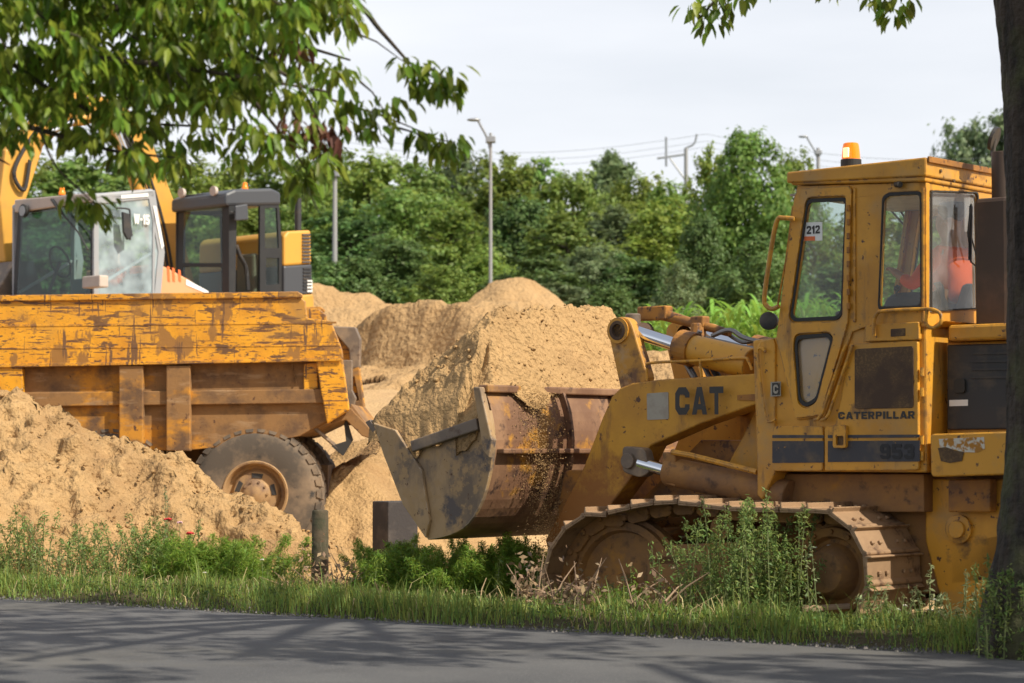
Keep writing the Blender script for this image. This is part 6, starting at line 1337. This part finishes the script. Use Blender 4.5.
# trunk: outline read at its own distance
TD = 13.6; p0 = at(1055, 640, TD); TG = H(p0.x, p0.y, False)
te = empty('roadside_tree', (p0.x, p0.y, TG), 0, label='dark rough trunk of a roadside tree at the right edge, crown above the picture', cat='tree', group='avenue trees along the road')
V = []; NA = 72; zs = np.concatenate([np.linspace(-.15, .8, 34), np.linspace(.83, 5.2, 120)])
edge = lambda z: np.interp(CAMH + 0*z, [0], [0])
for z in zs:
    row = HOR - (z+TG-CAMH)/TD*FPX
    le = np.interp(row, [-300, 0, 60, 250, 450, 500, 540, 570, 590, 610, 640], [993, 1003, 1009, 1014, 1010, 1005, 1000, 995, 991, 987, 982]); rad = (1055-le)/FPX*TD
    for k in range(NA):
        a = 2*math.pi*k/NA; fl = 1 + (.05*math.sin(a*5+1)+.03*math.sin(a*3))*max(0, 1-z/.7)
        r = rad*fl*(1 + .035*noise.noise(Vector((math.cos(a)*5, math.sin(a)*5, z*1.1))) ) + .022*abs(noise.noise(Vector((math.cos(a)*11, math.sin(a)*11, z*2.6)))) + .008*noise.noise(Vector((math.cos(a)*30, math.sin(a)*30, z*9)))
        V.append((math.cos(a)*r, math.sin(a)*r, z))
F = [(j*NA+i, j*NA+(i+1) % NA, (j+1)*NA+(i+1) % NA, (j+1)*NA+i) for j in range(len(zs)-1) for i in range(NA)]
me = fast_mesh('trunk', V, F); me.polygons.foreach_set('use_smooth', [True]*len(F)); 
M['bark2'] = mat('mossy_bark', (.060, .045, .034), .95, layers=[((.020, .016, .013), 5, 8, .42, .58, (3, 3, .45)), ((.075, .080, .030), 2.2, 7, .52, .72)], bump=(16, 1.0, .05, 8))
ob('trunk', me, M['bark2'], te)
def big_crown(e, h0, w, h, nbl, seed, leaf=.16, per=30, cx=0, cy=0):
    r_ = random.Random(seed); bl = []
    for i in range(nbl):
        a = r_.uniform(0, 6.28); rr = w*.5*math.sqrt(r_.random()); z = h0 + h*r_.random(); s = r_.uniform(.45, .95); bl.append(((cx+math.cos(a)*rr, cy+math.sin(a)*rr, z), (s, s, s*.7)))
    me = crown_mesh('crown', bl, leaf, per); me.materials.append(LMn); ob('crown', me, None, e)
    lm_ = MB()
    for i in range(9):
        a = i*.7+seed; L_ = w*.42; z0 = h0-.3+.35*i; lm_.tube(smooth_path([(0, 0, z0-.4), (math.cos(a)*L_*.4, math.sin(a)*L_*.4, z0+.5), (cx+math.cos(a)*L_, cy+math.sin(a)*L_, z0+1.2)], 4), .05, 6, rads=[.12-.009*k for k in range(9)])
    lm_.build('limbs', M['bark'], e, bev=0, smooth=True)
big_crown(te, 4.6, 5.2, 3.4, 30, 3, per=20, cx=-.2, cy=-2.0)
# leaf tips of the right tree hanging into the top of the picture
tips = [(at(a, b_, 12.6), Vector((-.3, 0, -.6))) for a, b_ in ((690, 2), (700, 10), (706, 22), (716, 20), (722, 8), (733, 2), (742, -6), (712, -4), (880, 2), (888, 10), (893, 16), (900, 4), (905, -3), (874, -4), (820, -16), (790, -18), (850, -14), (760, -20))]
V, F = sprays(tips, 8, .028, .105); V = V - np.array(te.location); ob('foliage', fast_mesh('foliage', V, F), LMn, te)
tw = MB()
for a, b_ in (((760, -60), (700, 18)), ((900, -60), (890, 12)), ((760, -60), (738, 0))):
    tw.tube([at(*a, 12.7)-te.location, at((a[0]+b_[0])/2, (a[1]+b_[1])/2+3, 12.6)-te.location, at(*b_, 12.6)-te.location], .008, 5)
tw.tube([Vector((-.1, 0, 4.6)), at(900, -60, 12.7)-te.location, at(760, -60, 12.7)-te.location], .02, 6); tw.build('twigs', M['bark'], te, bev=0)

# hanging branch at the upper left: a second tree whose trunk stands left of the picture
TB = Vector((-5.6, 9.6, 0)); tb_ = empty('cherry_tree', TB, 0, label='tree at the upper left whose leafy branches hang over the dump truck', cat='tree', group='avenue trees along the road')
MB().tube([(0, 0, -.2), (.02, 0, .4), (.0, .05, 2.2), (.1, .1, 3.4), (.2, .1, 4.6)], .2, 20, rads=[.34, .25, .21, .19, .14]).build('trunk', M['bark2'], tb_, bev=0, smooth=True)
br = MB(); twg = MB(); tips = []
W3 = lambda px, py, D: at(px, py, D) - TB
main = [  # limbs, read as pixel paths with a distance of their own
 ([(-260, 60), (-120, 40), (0, 55), (120, 60), (230, 75), (330, 92)], 10.2, .045, .008), ([(-260, 0), (-60, -30), (80, 0), (180, 20), (280, 40), (350, 60)], 10.6, .05, .008),
 ([(-240, 120), (-60, 110), (40, 130), (110, 150), (180, 158)], 10.0, .035, .006), ([(-200, -60), (0, -70), (160, -50), (280, -30), (352, 0), (380, 30), (405, 58), (416, 68)], 10.4, .05, .0045),
 ([(180, 20), (260, 60), (320, 95), (380, 115), (425, 133)], 10.3, .02, .004), ([(110, 150), (150, 162)], 10.0, .012, .004), ([(230, 75), (270, 120), (300, 160), (310, 180)], 10.3, .018, .004),
 ([(40, 130), (55, 165), (80, 190), (95, 205)], 9.9, .010, .003), ([(-150, 90), (-20, 150), (10, 165)], 10.1, .02, .004), ([(0, 55), (60, 95), (120, 120), (220, 128), (290, 140)], 10.5, .02, .005),
 ([(-200, -120), (0, -140), (200, -120), (330, -80)], 10.8, .05, .01)]
starts = []
for pts, D, r0, r1 in main:
    P3 = smooth_path([W3(a, b_, D + .25*math.sin(a*.013+D*7)) for a, b_ in pts], 5); rr = [r0+(r1-r0)*i/(len(P3)-1) for i in range(len(P3))]; br.tube(P3, .02, 7, rads=[q*.6 for q in rr]); starts.append((P3[0], rr[0]*.6))
for k_, z_ in ((0, 3.2), (1, 4.2), (2, 3.0), (3, 4.5), (10, 4.5)):
    s3, r3 = starts[k_]; br.tube(smooth_path([Vector((.08, .08, z_-.25)), Vector((.08, .08, z_)).lerp(s3, .5)+Vector((0, 0, .12)), s3], 4), .07, 8, rads=[.13-(.13-r3)*q/8 for q in range(9)])
def dens_ok(px, py):
    """lower outline of the hanging foliage"""
    lo = np.interp(px, [-80, 0, 20, 45, 75, 110, 135, 165, 200, 235, 262, 285, 320, 345, 365], [150, 138, 140, 128, 140, 150, 172, 172, 168, 165, 168, 192, 188, 120, 20])
    return py < lo - 2
gaps = [(112, 88, 16, 12), (240, 35, 16, 8), (172, 118, 14, 12), (30, 118, 14, 10), (84, 112, 10, 8), (128, 132, 12, 14), (215, 130, 12, 16), (330, 30, 16, 20), (345, 95, 12, 10), (318, 140, 14, 12), (196, 150, 14, 9), (60, 150, 18, 10), (250, 150, 12, 10), (150, 70, 9, 6), (205, 65, 8, 6), (300, 110, 10, 8)]
cnt = 0
while cnt < 1080:
    px = random.uniform(-120, 350); py = random.uniform(-90, 192)
    if not dens_ok(px, py): continue
    if any(((px-a)/w_)**2 + ((py-b_)/h_)**2 < 1 for a, b_, w_, h_ in gaps): continue
    if px > 255 and py > 20 and random.random() < .55: continue
    if py > 100 and random.random() < .35: continue
    D = random.uniform(9.6, 11.2); tips.append((W3(px, py, D), Vector((.25, -.1, -.5)))); cnt += 1
for a, b_ in ((404, 62), (412, 72), (420, 66), (428, 78), (436, 70), (444, 80), (450, 90), (455, 76), (424, 84), (440, 92), (412, 130), (425, 135), (432, 146), (440, 140), (450, 143), (458, 140), (445, 152), (418, 140), (380, 128), (372, 118), (360, 108), (352, 126), (340, 118), (395, 104), (385, 112), (350, 100), (366, 130), (338, 100), (82, 206), (92, 214), (100, 206), (88, 200), (72, 196), (300, 178), (290, 170), (310, 168), (330, 150), (322, 164)):
    for _ in range(1): tips.append((W3(a, b_, 10.3), Vector((.3, -.1, -.5))))
V, F = sprays([(p, d_) for p, d_ in tips], 11, .030, .086); ob('foliage', fast_mesh('foliage', V, F), LMn, tb_)
for p, d_ in tips[::12]:
    q = p + Vector((random.uniform(-.25, -.05), random.uniform(-.1, .1), random.uniform(.05, .2))); MB().tube([q, q.lerp(p, .5)+Vector((0, 0, .02)), p], .004, 4, rads=[.006, .004, .002]).build('twig', M['bark'], tb_, bev=0)
br.tube([W3(a, b_, 10.35) for a, b_ in ((416, 66), (430, 76), (446, 84))], .004, 4); br.tube([W3(a, b_, 10.3) for a, b_ in ((425, 133), (440, 140), (455, 142))], .003, 4)
br.build('limbs', M['bark'], tb_, bev=0, smooth=True)
# a few withered clusters
wt = [(W3(a, b_, 10.2), Vector((0, 0, -1))) for a, b_ in ((296, 128), (304, 134), (312, 126), (322, 130), (330, 134), (290, 120), (310, 140), (325, 120), (290, 44), (297, 50))]
V, F = sprays(wt, 8, .03, .085); ob('withered_leaves', fast_mesh('withered_leaves', V, F), leafmat('withered', (.16, .075, .04), .2), tb_)
big_crown(tb_, 4.8, 5.0, 2.6, 22, 9, leaf=.2, per=16)

# avenue trees on the near side of the road: they stand outside the picture and shade it
for i, (x, y, sd__, w) in enumerate(((6.6, 6.0, 21, 6.4), (12.6, 2.2, 33, 7.0), (9.2, 9.3, 5, 4.6))):
    e = empty('avenue_tree', (x, y, 0), 0, label='avenue tree on the near side of the road, ' + ('nearest of the three', 'farthest from the road', 'closest to the roadside trunk')[i], cat='tree', group='avenue trees along the road')
    MB().tube([(0, 0, -.2), (0, 0, .5), (.05, 0, 2.4), (0, 0, 5.2)], .2, 16, rads=[.36, .27, .22, .12]).build('trunk', M['bark2'], e, bev=0, smooth=True)
    big_crown(e, 3.8, w, 4.2, 36, sd__, leaf=.2, per=18)
